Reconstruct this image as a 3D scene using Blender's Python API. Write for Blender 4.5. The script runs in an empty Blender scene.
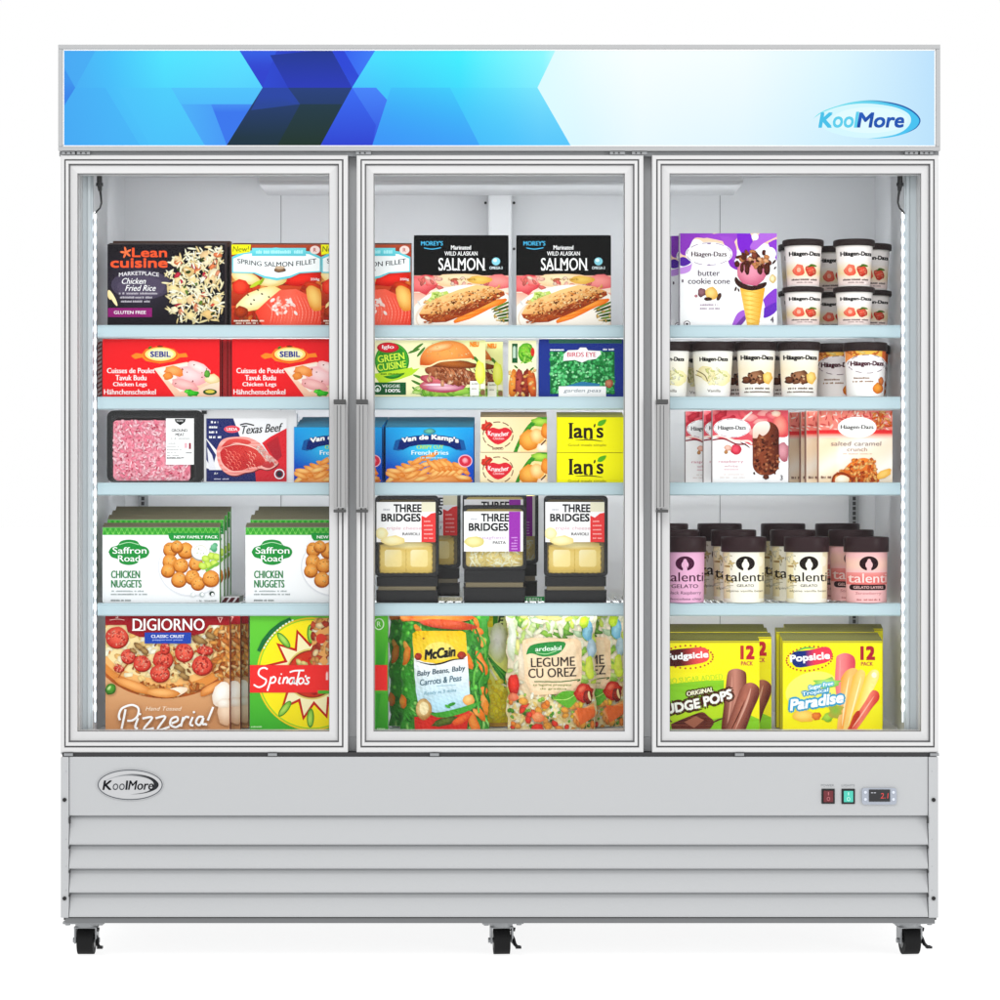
import bpy, math, random
from mathutils import Vector, geometry
SC = bpy.context.scene
COL = SC.collection
# ------------------------------------------------------------------ camera
U = 0.0023            # metres per photo pixel on the door plane
CD = 6.0              # camera distance
CZ = 459.6 * U          # camera height above the floor
cam = bpy.data.cameras.new('camera'); camo = bpy.data.objects.new('camera', cam); COL.objects.link(camo)
camo.location = (0, -CD, CZ); camo.rotation_euler = (math.pi / 2, 0, 0)
cam.sensor_fit = 'HORIZONTAL'; cam.sensor_width = 36
cam.lens = 36 * CD / (1000 * U)
cam.clip_end = 500
SC.camera = camo
# ------------------------------------------------------------------ world and lamps
w = bpy.data.worlds.new('World'); SC.world = w; w.use_nodes = True
bg = w.node_tree.nodes['Background']; bg.inputs[0].default_value = (1, 1, 1, 1); bg.inputs[1].default_value = 1.0
def lamp(name, loc, rot, sx, sy, power, col=(1, 1, 1)):
    l = bpy.data.lights.new(name, 'AREA'); l.shape = 'RECTANGLE'; l.size = sx; l.size_y = sy; l.energy = power; l.color = col
    o = bpy.data.objects.new(name, l); o.location = loc; o.rotation_euler = rot; COL.objects.link(o); return o
lamp('key_softbox', (-1.0, -5.2, 5.2), (math.radians(52), 0, math.radians(-11)), 4.0, 1.6, 120)
lamp('fill_softbox', (5.6, -4.6, 1.6), (math.radians(88), 0, math.radians(50)), 1.6, 2.2, 80)
SC.view_settings.view_transform = 'Standard'; SC.view_settings.look = 'None'
SC.view_settings.exposure = 0; SC.view_settings.gamma = 1; SC.view_settings.use_curve_mapping = False
SC.cycles.max_bounces = 8; SC.cycles.transparent_max_bounces = 16
try: SC.cycles.use_denoising = True
except Exception: pass

# ------------------------------------------------------------------ colour and materials
def s2l(c): return c / 12.92 if c <= .04045 else ((c + .055) / 1.055) ** 2.4
PK = 0.95             # the whitest card reflects 95 %
def H(h, k=1.0):
    h = h.lstrip('#'); c = [int(h[i:i + 2], 16) / 255 for i in (0, 2, 4)]
    if k == PK:                       # printing inks: a little more contrast and saturation
        g = sum(c) / 3; c = [max(0, min(1, .62 + (g + (v - g) * 1.10 - .62) * 1.08)) for v in c]
    return tuple(s2l(v) * k for v in c)
def mix(a, b, t):
    t = max(0, min(1, t)); return tuple(a[i] + (b[i] - a[i]) * t for i in range(3))
MATS = {}
def mat(name, col=(.8, .8, .8), rough=.5, metal=0, spec=.5, emit=0, attr=False, bump=None, coat=0):
    if name in MATS: return MATS[name]
    m = bpy.data.materials.new(name); m.use_nodes = True; nt = m.node_tree
    p = nt.nodes['Principled BSDF']
    p.inputs['Base Color'].default_value = (*col, 1); p.inputs['Roughness'].default_value = rough
    p.inputs['Metallic'].default_value = metal; p.inputs['Specular IOR Level'].default_value = spec
    p.inputs['Coat Weight'].default_value = coat
    if attr:
        a = nt.nodes.new('ShaderNodeVertexColor'); a.layer_name = 'Col'
        if emit:
            p.inputs['Base Color'].default_value = (0, 0, 0, 1)
            nt.links.new(a.outputs[0], p.inputs['Emission Color']); p.inputs['Emission Strength'].default_value = emit
        else:
            nt.links.new(a.outputs[0], p.inputs['Base Color'])
    elif emit:
        p.inputs['Emission Color'].default_value = (*col, 1); p.inputs['Emission Strength'].default_value = emit
    if bump:
        tc = nt.nodes.new('ShaderNodeTexCoord'); n = nt.nodes.new('ShaderNodeTexNoise'); b = nt.nodes.new('ShaderNodeBump')
        mp = nt.nodes.new('ShaderNodeMapping'); mp.inputs['Scale'].default_value = bump[2] if len(bump) > 2 else (1, 1, 1)
        n.inputs['Scale'].default_value = bump[0]; b.inputs['Strength'].default_value = bump[1]; b.inputs['Distance'].default_value = .002
        nt.links.new(tc.outputs['Object'], mp.inputs[0]); nt.links.new(mp.outputs[0], n.inputs['Vector'])
        nt.links.new(n.outputs[0], b.inputs['Height']); nt.links.new(b.outputs[0], p.inputs['Normal'])
    MATS[name] = m; return m
PRINT = mat('printed_card', rough=.5, spec=.07, attr=True)
GLOSS = mat('printed_film', rough=.3, spec=.2, attr=True, bump=(60, .35))
SIGN = mat('backlit_sign_print', attr=True, emit=1.0, rough=.4, spec=.06)
PAINT = mat('grey_powder_coat', (.445, .455, .465), rough=.42, spec=.35, bump=(900, .06))
PAINTD = mat('grey_trim', (.27, .28, .29), rough=.4, spec=.4)
ALU = mat('satin_door_profile', (.60, .60, .602), rough=.34, spec=.5, bump=(400, .05, (1, 1, .02)))
ALU2 = mat('handle_aluminium', (.34, .34, .34), rough=.36, metal=.3)
POSTM = mat('mullion_grey', (.50, .51, .52), rough=.45)
BRKT = mat('handle_end_cap', (.055, .055, .055), rough=.4)
HFR = mat('sign_frame_grey', (.40, .405, .41), rough=.38, spec=.3)
BEZ = mat('satin_bezel', (.58, .58, .583), rough=.36, spec=.45, bump=(400, .05, (1, 1, .02)))
GROOVE = mat('profile_groove', (.10, .10, .105), rough=.6)
LINER = mat('white_liner', (.74, .75, .765), rough=.38, spec=.4, bump=(500, .08))
JAMB = mat('jamb_plastic', (.50, .545, .57), rough=.35, spec=.4)
RAIL = mat('price_rail_plastic', (.47, .61, .66), rough=.25, spec=.5)
SHELFM = mat('coated_wire', (.62, .63, .64), rough=.4)
STEEL = mat('zinc_steel', (.30, .31, .32), rough=.35, metal=.6)
BLACK = mat('black_plastic', (.010, .010, .011), rough=.3, spec=.3)
RUBBER = mat('black_rubber', (.009, .009, .0095), rough=.65, spec=.15)
LID = mat('brown_lid_plastic', (.020, .010, .010), rough=.4, spec=.15)
DARK = mat('dark_gap', (.03, .03, .032), rough=.7)
SEAM = mat('seam_grey', (.33, .34, .35), rough=.6)
LED = mat('led_diode', (1, 1, 1), emit=3.2)
LEDH = mat('led_tape', (.8, .9, 1), emit=.85)
REDSW = mat('red_rocker', (.12, .006, .012), rough=.25)
GRNSW = mat('green_lit_rocker', (.05, .42, .33), rough=.25, emit=.25)
SCRN = mat('display_glass', (.01, .01, .012), rough=.12)
DIGIT = mat('red_digit', (.5, .03, .03), emit=.5)
FLOOR = mat('glowing_white_floor', (.3, .3, .3), rough=.9, spec=.1)
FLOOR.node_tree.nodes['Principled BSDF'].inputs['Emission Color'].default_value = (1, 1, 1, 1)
FLOOR.node_tree.nodes['Principled BSDF'].inputs['Emission Strength'].default_value = .86  # glow added so the floor stays white where the machine would shade it
def glass_mat():
    m = bpy.data.materials.new('clear_glass'); m.use_nodes = True; nt = m.node_tree; nt.nodes.clear()
    o = nt.nodes.new('ShaderNodeOutputMaterial'); t = nt.nodes.new('ShaderNodeBsdfTransparent'); g = nt.nodes.new('ShaderNodeBsdfGlossy'); x = nt.nodes.new('ShaderNodeMixShader')
    t.inputs[0].default_value = (.985, .99, .99, 1); g.inputs['Roughness'].default_value = .02; x.inputs[0].default_value = .008
    nt.links.new(t.outputs[0], x.inputs[1]); nt.links.new(g.outputs[0], x.inputs[2]); nt.links.new(x.outputs[0], o.inputs[0]); return m
GLASS = glass_mat()
def film_mat():
    m = bpy.data.materials.new('clear_film'); m.use_nodes = True; nt = m.node_tree; nt.nodes.clear()
    o = nt.nodes.new('ShaderNodeOutputMaterial'); t = nt.nodes.new('ShaderNodeBsdfTransparent'); g = nt.nodes.new('ShaderNodeBsdfGlossy'); x = nt.nodes.new('ShaderNodeMixShader')
    g.inputs['Roughness'].default_value = .12; x.inputs[0].default_value = .01
    nt.links.new(t.outputs[0], x.inputs[1]); nt.links.new(g.outputs[0], x.inputs[2]); nt.links.new(x.outputs[0], o.inputs[0]); return m
FILM = film_mat()

# ------------------------------------------------------------------ mesh building
def K(d): return (CD + d) / CD
def X(px, d=0): return (px - 500) * U * K(d)
def Z(py, d=0): return CZ + (500 - py) * U * K(d)
class MB:
    def __init__(s): s.v = []; s.f = []; s.m = []; s.c = []; s.mats = []; s.smooth = []
    def add(s, vs, fs, m, col=(.5, .5, .5), smooth=False):
        b = len(s.v); s.v += [tuple(v) for v in vs]
        if m not in s.mats: s.mats.append(m)
        mi = s.mats.index(m)
        for f in fs:
            s.f.append([b + i for i in f]); s.m.append(mi); s.smooth.append(smooth)
            s.c.append([col[i] for i in f] if isinstance(col, list) else [col] * len(f))
    def box(s, x0, x1, y0, y1, z0, z1, m, col=(.5, .5, .5)):
        v = [(x, y, z) for x in (x0, x1) for y in (y0, y1) for z in (z0, z1)]
        s.add(v, [(0, 1, 3, 2), (4, 6, 7, 5), (0, 4, 5, 1), (2, 3, 7, 6), (0, 2, 6, 4), (1, 5, 7, 3)], m, col)
    def prism(s, out, y0, y1, m, col=(.5, .5, .5), smooth=False):   # outline in x,z extruded along y
        n = len(out); v = [(x, y0, z) for x, z in out] + [(x, y1, z) for x, z in out]
        s.add(v, [tuple(range(n)), tuple(range(2 * n - 1, n - 1, -1))], m, col)
        s.add(v, [(i, n + i, n + (i + 1) % n, (i + 1) % n) for i in range(n)], m, col, smooth)
    def xprism(s, out, x0, x1, m, col=(.5, .5, .5)):               # outline in y,z extruded along x
        n = len(out); v = [(x0, y, z) for y, z in out] + [(x1, y, z) for y, z in out]
        s.add(v, [tuple(range(n)), tuple(range(2 * n - 1, n - 1, -1))] + [(i, n + i, n + (i + 1) % n, (i + 1) % n) for i in range(n)], m, col)
    def lathe(s, prof, m, col=(.5, .5, .5), n=40, cx=0, cy=0, sm=True, cap=True):   # profile (r, z) about the z axis
        v = []; f = []
        for r, z in prof:
            for i in range(n):
                a = 2 * math.pi * i / n; v.append((cx + r * math.cos(a), cy + r * math.sin(a), z))
        for j in range(len(prof) - 1):
            for i in range(n): f.append((j * n + i, j * n + (i + 1) % n, (j + 1) * n + (i + 1) % n, (j + 1) * n + i))
        s.add(v, f, m, col, sm)
        if cap: s.add(v[:n], [tuple(range(n - 1, -1, -1))], m, col); s.add(v[-n:], [tuple(range(n))], m, col)
    def cyl(s, c, axis, r, h, m, n=20):
        o = MB(); o.lathe([(r, 0), (r, h)], m, n=n)
        vs = o.v
        if axis == 'x': vs = [(z, x, y) for x, y, z in vs]
        if axis == 'y': vs = [(y, z, x) for x, y, z in vs]
        vs = [(x + c[0], y + c[1], z + c[2]) for x, y, z in vs]
        b = len(s.v); s.v += vs
        if m not in s.mats: s.mats.append(m)
        for f, sm in zip(o.f, o.smooth):
            s.f.append([b + i for i in f]); s.m.append(s.mats.index(m)); s.smooth.append(sm); s.c.append([(.5, .5, .5)] * len(f))
    def tube(s, pts, r, m, n=8):
        pts = [Vector(p) for p in pts]; rings = []
        for i, p in enumerate(pts):
            t = (pts[min(i + 1, len(pts) - 1)] - pts[max(i - 1, 0)]).normalized()
            a = t.cross(Vector((.3, .9, .2))).normalized(); b = t.cross(a)
            rr = r[i] if isinstance(r, list) else r
            rings.append([p + a * rr * math.cos(2 * math.pi * k / n) + b * rr * math.sin(2 * math.pi * k / n) for k in range(n)])
        v = [q for g in rings for q in g]
        s.add(v, [(j * n + k, j * n + (k + 1) % n, (j + 1) * n + (k + 1) % n, (j + 1) * n + k) for j in range(len(rings) - 1) for k in range(n)], m, smooth=True)
        s.add(rings[0], [tuple(range(n))], m); s.add(rings[-1], [tuple(range(n))], m)
    def mesh(s, name):
        me = bpy.data.meshes.new(name); me.from_pydata(s.v, [], s.f)
        for m in s.mats: me.materials.append(m)
        me.polygons.foreach_set('material_index', s.m); me.polygons.foreach_set('use_smooth', s.smooth)
        ca = me.color_attributes.new('Col', 'FLOAT_COLOR', 'CORNER'); flat = []
        for fc in s.c:
            for c in fc: flat += [c[0], c[1], c[2], 1]
        ca.data.foreach_set('color', flat); me.update(); return me
    def build(s, name, parent=None, loc=(0, 0, 0), bevel=0):
        o = bpy.data.objects.new(name, s.mesh(name)); COL.objects.link(o); o.location = loc
        if parent: o.parent = parent
        if bevel:
            b = o.modifiers.new('soft_edge', 'BEVEL'); b.width = bevel; b.segments = 2; b.limit_method = 'ANGLE'; b.angle_limit = .6
        return o
def rrect(x0, x1, z0, z1, r, n=5):
    o = []
    for cx, cz, a0 in ((x1 - r, z1 - r, 0), (x0 + r, z1 - r, 90), (x0 + r, z0 + r, 180), (x1 - r, z0 + r, 270)):
        for i in range(n + 1):
            a = math.radians(a0 + 90 * i / n); o.append((cx + r * math.cos(a), cz + r * math.sin(a)))
    return o
def tag(o, label, cat, group=None):
    o['label'] = label; o['category'] = cat
    if group: o['group'] = group
    return o
def empty(name, loc):
    o = bpy.data.objects.new(name, None); COL.objects.link(o); o.location = loc; o.empty_display_size = .05; return o
def dup(src, name=None):
    c = src.copy(); COL.objects.link(c)
    for ch in [q for q in bpy.data.objects if q.parent == src]:
        k = ch.copy(); COL.objects.link(k); k.parent = c
    return c

# ------------------------------------------------------------------ lettering
_T = {}
def glyphs(txt, bold):
    key = (txt, bold)
    if key in _T: return _T[key]
    cu = bpy.data.curves.new('t', 'FONT'); cu.body = txt; cu.offset = bold; cu.resolution_u = 3; cu.size = 1
    ob = bpy.data.objects.new('t', cu); COL.objects.link(ob)
    dg = bpy.context.evaluated_depsgraph_get(); ev = ob.evaluated_get(dg); me = ev.to_mesh()
    vs = [(v.co.x, v.co.y) for v in me.vertices]; fs = [tuple(p.vertices) for p in me.polygons]
    ev.to_mesh_clear(); bpy.data.objects.remove(ob); bpy.data.curves.remove(cu)
    x0 = min(v[0] for v in vs); x1 = max(v[0] for v in vs); y0 = min(v[1] for v in vs); y1 = max(v[1] for v in vs)
    vs = [((x - x0) / (x1 - x0) - .5, (y - y0) / (y1 - y0) - .5) for x, y in vs]
    _T[key] = (vs, fs); return _T[key]
def clip(poly, ax, lim, keep_less):
    out = []; n = len(poly)
    for i in range(n):
        a = poly[i]; b = poly[(i + 1) % n]
        ia = (a[ax] <= lim) if keep_less else (a[ax] >= lim); ib = (b[ax] <= lim) if keep_less else (b[ax] >= lim)
        if ia: out.append(a)
        if ia != ib:
            t = (lim - a[ax]) / (b[ax] - a[ax]); out.append(tuple(a[k] + (b[k] - a[k]) * t for k in range(len(a))))
    return out
def smooth_line(pts, n=5):
    if len(pts) < 3: return pts
    P = [pts[0]] + list(pts) + [pts[-1]]; out = []
    for i in range(1, len(P) - 2):
        for k in range(n):
            t = k / n; a, b, c, d = P[i - 1], P[i], P[i + 1], P[i + 2]
            out.append(tuple(.5 * (2 * b[j] + (c[j] - a[j]) * t + (2 * a[j] - 5 * b[j] + 4 * c[j] - d[j]) * t * t + (3 * b[j] - a[j] - 3 * c[j] + d[j]) * t ** 3) for j in (0, 1)))
    out.append(tuple(pts[-1])); return out
class Art:
    """print on a package face, drawn in photo pixels; every shape goes one hair above the last"""
    def __init__(s, x0, y0, x1, y1, mb, mapf, m, sx=0, sy=0, step=2e-5, seed=1):
        s.R = (x0, y0, x1, y1); s.mb = mb; s.f = mapf; s.m = m; s.sx = sx; s.sy = sy; s.step = step; s.h = 1.2e-4; s.rnd = random.Random(seed); s.k = PK
    def _c(s, col):
        if callable(col): return col
        if isinstance(col, str): c = H(col, s.k); return lambda x, y: c
        if len(col) == 3 and not isinstance(col[0], str): c = col; return lambda x, y: c
        a, b = H(col[0], s.k), H(col[1], s.k)          # (top, bottom) or (left, right, 'x')
        return ('G', a, b, len(col) > 2)
    def _emit(s, polys, colf, up=True):
        x0, y0, x1, y1 = s.R
        if up: s.h += s.step
        if isinstance(colf, tuple):
            _, ca_, cb_, hz = colf; xs = [p[0] for q in polys for p in q]; ys = [p[1] for q in polys for p in q]
            lo, hi = (min(xs), max(xs)) if hz else (min(ys), max(ys)); ax = 0 if hz else 1
            g = lambda x, y, gx=(0 if hz else 1): mix(ca_, cb_, ((x, y)[gx] - lo) / max(hi - lo, 1e-6))
        else: g = colf
        V = []; F = []; C = []
        for q in polys:
            for ax, lim, less in ((0, x0, False), (0, x1, True), (1, y0, False), (1, y1, True)):
                if q: q = clip(q, ax, lim, less)
            if len(q) < 3: continue
            parts = [q]
            if getattr(s, 'diag', 0): parts = [[(p[0], p[1], p[0] - p[1]) for p in q]]
            for ax, st in ((0, s.sx), (1, s.sy)) + (((2, s.sx),) if getattr(s, 'diag', 0) else ()):
                if not st: continue
                np_ = []
                for r in parts:
                    lo = min(p[ax] for p in r); hi = max(p[ax] for p in r); i = math.floor(lo / st)
                    while i * st < hi:
                        t = r
                        if lo < i * st: t = clip(t, ax, i * st, False)
                        if t and hi > (i + 1) * st: t = clip(t, ax, (i + 1) * st, True)
                        if len(t) >= 3: np_.append(t)
                        i += 1
                parts = np_
            for r in parts:
                b = len(V)
                for p in r: V.append(s.f(p[0], p[1], s.h)); C.append(g(p[0], p[1]))
                F.append(tuple(range(b, b + len(r))))
        if F: s.mb.add(V, F, s.m, C)
    def p(s, pts, col, up=True):
        tr = geometry.tessellate_polygon([[Vector((a, b, 0)) for a, b in pts]])
        s._emit([[tuple(pts[i]) for i in t] for t in tr], s._c(col), up)
    def r(s, x0, y0, x1, y1, col, nx=1, ny=1):
        q = []
        for i in range(nx):
            for j in range(ny):
                a, b = x0 + (x1 - x0) * i / nx, x0 + (x1 - x0) * (i + 1) / nx; c, d = y0 + (y1 - y0) * j / ny, y0 + (y1 - y0) * (j + 1) / ny
                q.append([(a, c), (b, c), (b, d), (a, d)])
        s._emit(q, s._c(col))
    def e(s, cx, cy, rx, ry, col, rot=0, n=24, up=True, a0=0, a1=360):
        ca, sa = math.cos(math.radians(rot)), math.sin(math.radians(rot)); pts = []
        for i in range(n):
            a = math.radians(a0 + (a1 - a0) * i / (n if a1 - a0 == 360 else n - 1)); x, y = rx * math.cos(a), ry * math.sin(a)
            pts.append((cx + x * ca - y * sa, cy + x * sa + y * ca))
        s._emit([pts], s._c(col), up)
    def b(s, cx, cy, rx, ry, c0, c1, rot=0, rough=.12, n=14, lift=(-.2, -.25), up=True):
        """printed food lump: pale centre, darker rim, uneven outline"""
        R = s.rnd; ca, sa = math.cos(math.radians(rot)), math.sin(math.radians(rot)); A = H(c0, s.k); B = H(c1, s.k); rim = []
        for i in range(n):
            a = 2 * math.pi * i / n; q = 1 + R.uniform(-rough, rough); x, y = rx * q * math.cos(a), ry * q * math.sin(a)
            rim.append((cx + x * ca - y * sa, cy + x * sa + y * ca))
        mx, my = cx + lift[0] * rx, cy + lift[1] * ry
        mid = [((x + mx * 1.2) / 2.2, (y + my * 1.2) / 2.2) for x, y in rim]
        def g(x, y):
            dx, dy = x - cx, y - cy; u = (dx * ca + dy * sa) / rx; v = (-dx * sa + dy * ca) / ry
            return mix(A, B, ((u - lift[0] * .5) ** 2 + (v - lift[1] * .5) ** 2) ** .8)
        polys = [[(mx, my), mid[i], mid[(i + 1) % n]] for i in range(n)] + [[mid[i], rim[i], rim[(i + 1) % n], mid[(i + 1) % n]] for i in range(n)]
        s._emit(polys, g, up)
    def l(s, pts, wd, col, sm=True, taper=False):
        P = smooth_line(pts) if sm else list(pts); n = len(P); L = []; Rr = []
        for i, (x, y) in enumerate(P):
            (xa, ya), (xb, yb) = P[max(i - 1, 0)], P[min(i + 1, n - 1)]; g = math.hypot(xb - xa, yb - ya) or 1; nx, ny = -(yb - ya) / g, (xb - xa) / g
            hw = wd / 2 * (max(.15, math.sin(math.pi * i / (n - 1)) ** .7) if taper else 1)
            L.append((x + nx * hw, y + ny * hw)); Rr.append((x - nx * hw, y - ny * hw))
        s._emit([[L[i], L[i + 1], Rr[i + 1], Rr[i]] for i in range(n - 1)], s._c(col))
    def t(s, txt, cx, cy, wd, ht, col, bold=.02, rot=0, shear=0, arc=0, out=None, ow=.08):
        vs, fs = glyphs(txt, 0); ca, sa = math.cos(math.radians(rot)), math.sin(math.radians(rot)); pts = []
        bo = max(bold, 0) * ht; wd -= 2 * bo; ht -= 2 * bo
        for u, v in vs:
            x = u * wd + v * ht * shear; y = -v * ht + arc * ((2 * u) ** 2) - arc * .5
            pts.append((cx + x * ca - y * sa, cy + x * sa + y * ca))
        keep = s.step; s.step = 1e-5
        if out:
            r = bo + ow * ht; cf = s._c(out)
            for k in range(8):
                dx, dy = r * math.cos(k * math.pi / 4), r * math.sin(k * math.pi / 4); s._emit([[(pts[i][0] + dx, pts[i][1] + dy) for i in f] for f in fs], cf)
        cf = s._c(col)
        for dx, dy in ([(0, 0)] if bo <= 0 else [(-bo, -bo), (bo, bo), (-bo, bo), (bo, -bo)] if bo > .25 else [(-bo, 0), (bo, 0)]):
            s._emit([[(pts[i][0] + dx, pts[i][1] + dy) for i in f] for f in fs], cf)
        s.step = keep
    def micro(s, x0, y, x1, h, col):
        """a line of print too small to read"""
        R = s.rnd; x = x0; q = []
        while x < x1:
            wd = R.uniform(.7, 1.9)
            if R.random() > .16: q.append([(x, y + h * R.choice((0, .15, .3))), (min(x + wd * .8, x1), y + h * R.choice((0, .15))), (min(x + wd * .8, x1), y + h), (x, y + h)])
            x += wd
        if q: s._emit(q, s._c(col))
    def sc(s, n, box, cols, rx, ry, inside=None, rot=(0, 180), shade=.72, rough=.12, nv=8):
        """scattered food pieces (grains, peas, chips)"""
        R = s.rnd; keep = s.step; s.step = 8e-6 if n < 130 else 3.5e-6
        for i in range(n):
            for _ in range(20):
                x, y = R.uniform(box[0], box[2]), R.uniform(box[1], box[3])
                if not inside or inside(x, y): break
            else: continue
            c = R.choice(cols); d = '%02x%02x%02x' % tuple(int(int(c.lstrip('#')[k:k + 2], 16) * shade) for k in (0, 2, 4)); q = R.uniform(.75, 1.25)
            s.b(x, y, rx * q, ry * q, c, d, R.uniform(*rot), rough, nv)
        s.step = keep
# ------------------------------------------------------------------ setting
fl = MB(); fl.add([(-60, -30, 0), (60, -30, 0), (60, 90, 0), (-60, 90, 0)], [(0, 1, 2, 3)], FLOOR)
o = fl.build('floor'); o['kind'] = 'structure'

# ------------------------------------------------------------------ the display freezer
FR = empty('display_freezer', (0, .35, 0))
tag(FR, 'tall grey three door glass front display freezer on castors with a lit blue sign', 'freezer')
def part(mb, name, parent=FR, bevel=0):
    o = mb.build(name, parent, bevel=bevel)
    root = parent
    while root.parent: root = root.parent
    o.location = (0, 0, 0)
    if parent is FR: o.matrix_parent_inverse = FR.matrix_basis.inverted()
    return o
bpy.context.view_layer.update()
YB = .72
# body shell: the walls, roof, bottom and back, with the posts between the doors
m = MB()
xl, xr = X(60, .04), X(939, .04)
ztop, zbot = Z(47, .04), Z(755, .04)
m.box(xl, xl + .05, .0475, YB, zbot, ztop, PAINT); m.box(xr - .05, xr, .0475, YB, zbot, ztop, PAINT)
m.box(xl + .0505, xr - .0505, .0475, YB, Z(143, .04), ztop - .0005, PAINT)
m.box(xl + .0505, xr - .0505, .0475, YB, zbot, Z(737, .04), PAINT)
m.box(xl + .0505, xr - .0505, YB - .06, YB, Z(736, .04), Z(144, .04), PAINT)
part(m, 'cabinet_body', bevel=.002)
m = MB()
for cx in (352, 647.5):
    m.box(X(cx - 17, .05), X(cx + 17, .05), .047, .10, Z(737, .05) + .001, Z(143, .05) - .001, POSTM)
part(m, 'door_post')
# liner: inside walls
li = MB(); yb = .655; lx0, lx1 = X(93, .07), X(904, .07); lz1, lz0 = Z(146, .06), Z(733, .06)
bx0, bx1 = X(125, yb), X(875, yb)
li.add([(lx0, .07, lz0), (bx0, yb, lz0), (bx0, yb, lz1), (lx0, .07, lz1)], [(0, 1, 2, 3)], LINER)
li.add([(lx1, .07, lz0), (bx1, yb, lz0), (bx1, yb, lz1), (lx1, .07, lz1)], [(3, 2, 1, 0)], LINER)
li.add([(bx0, yb, lz0), (bx1, yb, lz0), (bx1, yb, lz1), (bx0, yb, lz1)], [(0, 1, 2, 3)], LINER)
li.add([(lx0, .05, lz1), (lx1, .05, lz1), (bx1, yb, lz1), (bx0, yb, lz1)], [(0, 1, 2, 3)], LINER)
li.add([(lx0, .05, lz0), (lx1, .05, lz0), (bx1, yb, lz0), (bx0, yb, lz0)], [(3, 2, 1, 0)], LINER)
for px in (281, 720):          # pressed seams in the back
    li.box(X(px, yb) - .0012, X(px, yb) + .0012, yb - .0012, yb - .0002, lz0, lz1, SEAM)
part(li, 'inner_liner')
for a, b in ((66, 93), (904, 934)):
    m = MB()
    m.box(X(a, .06), X(b, .06), .058, .0695, lz0, lz1, JAMB)
    q = X(b if a < 100 else a, .06); sg = -1 if a < 100 else 1
    m.box(min(q + sg * .004, q + sg * .012), max(q + sg * .004, q + sg * .012), .0535, .0578, lz0, lz1, JAMB)
    part(m, 'side_jamb', bevel=.0015)
m = MB()                        # evaporator cover under the ceiling
m.xprism([(.30, lz1 - .001), (.30, Z(181, .30)), (.32, Z(184, .30)), (.54, Z(184, .30)), (.54, lz1 - .001)], X(258, .30), X(743, .30), LINER)
part(m, 'evaporator_cover', bevel=.004)
m = MB()
m.box(X(488, .57), X(512, .57), yb - .09, yb - .001, Z(330, .57), Z(187, .57), LINER)
du = part(m, 'air_duct', bevel=.006)
for px, py in ((485.5, 203), (514, 203), (514, 249), (485.5, 249)):
    q = MB(); q.cyl((X(px, yb), yb - .004, Z(py, yb)), 'y', .0035, .0035, DARK, 10); part(q, 'screw', du)
for px in (142, 352, 647, 855):
    m = MB(); x = X(px, .62); m.box(x - .011, x + .011, yb - .02, yb - .001, Z(725, .62), Z(410, .62), SEAM)
    zz = Z(722, .62)
    while zz < Z(412, .62):
        m.box(x - .004, x + .004, yb - .0215, yb - .0201, zz, zz + .009, DARK); zz += .0125
    part(m, 'shelf_standard')
# header sign
m = MB()
hx0, hx1, hz0, hz1 = X(58.5), X(940), Z(151), Z(45)
m.box(hx0, hx1, .012, .047, hz0, hz1, ALU)
t = 4.3 * U
m.box(hx0, hx1, -.006, .0115, hz1 - t, hz1, HFR); m.box(hx0, hx1, -.006, .0115, hz0, hz0 + t * .95, HFR)
q_ = 1.5 * U
for (a_, b_, c_, d_) in ((hx0 + t, hx1 - t, hz1 - t - q_, hz1 - t), (hx0 + t, hx1 - t, hz0 + t * .95, hz0 + t * .95 + q_), (hx0 + t, hx0 + t + q_, hz0 + t * .95 + q_, hz1 - t - q_), (hx1 - t - q_, hx1 - t, hz0 + t * .95 + q_, hz1 - t - q_)): m.box(a_ + .0002, b_ - .0002, -.004, .0034, c_ + .0002, d_ - .0002, mat('white_trim', (.8, .8, .8), rough=.4))
m.box(hx0, hx0 + t, -.006, .0115, hz0 + t * .95 + .0003, hz1 - t - .0003, HFR); m.box(hx1 - t, hx1, -.006, .0115, hz0 + t * .95 + .0003, hz1 - t - .0003, HFR)
hd = part(m, 'sign_frame', bevel=.0012)
m = MB(); m.box(X(58.5), X(939.5), .010, .046, Z(155.5), hz0 - .001, PAINTD); part(m, 'hinge_rail')
for px in (62, 77, 356, 610, 632, 905, 920):
    q = MB(); q.box(X(px), X(px + (13 if px in (62, 77, 905, 920) else 15)), -.001, .0095, Z(154.6), Z(151.6), STEEL); q.cyl((X(px + 4), -.0035, Z(153)), 'y', .002, .003, DARK, 8); q.cyl((X(px + 9), -.0035, Z(153)), 'y', .002, .003, DARK, 8)
    part(q, 'hinge_bracket')
m = MB()
a = Art(63, 49.6, 935.5, 145.6, m, lambda x, y, h: (X(x), .004 - h, Z(y)), SIGN, seed=5, step=1e-4, sx=9, sy=8); a.k = 1.0
ST = [(63, '4aaef4', '45a6f2'), (110, '46c2fb', '4ab6f8'), (165, '50e4fe', '4ac2fa'), (240, '5ae2ff', '50b8fa'), (345, '4ddcff', '3f8cf8'), (400, '45e2fd', '38a2f8'), (460, '42eefe', '3ebcfa'), (505, '72f4fe', '52cdfc'), (545, '8ef8ff', '74dafd'), (575, 'ecfeff', 'daf6ff'), (640, 'f8ffff', 'eafaff'), (740, 'f4feff', 'e4f7ff'), (840, 'def7ff', 'd0f0fe'), (900, 'caeafe', 'c4e8fd'), (936, 'bce2fd', 'bbe2fc')]
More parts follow.
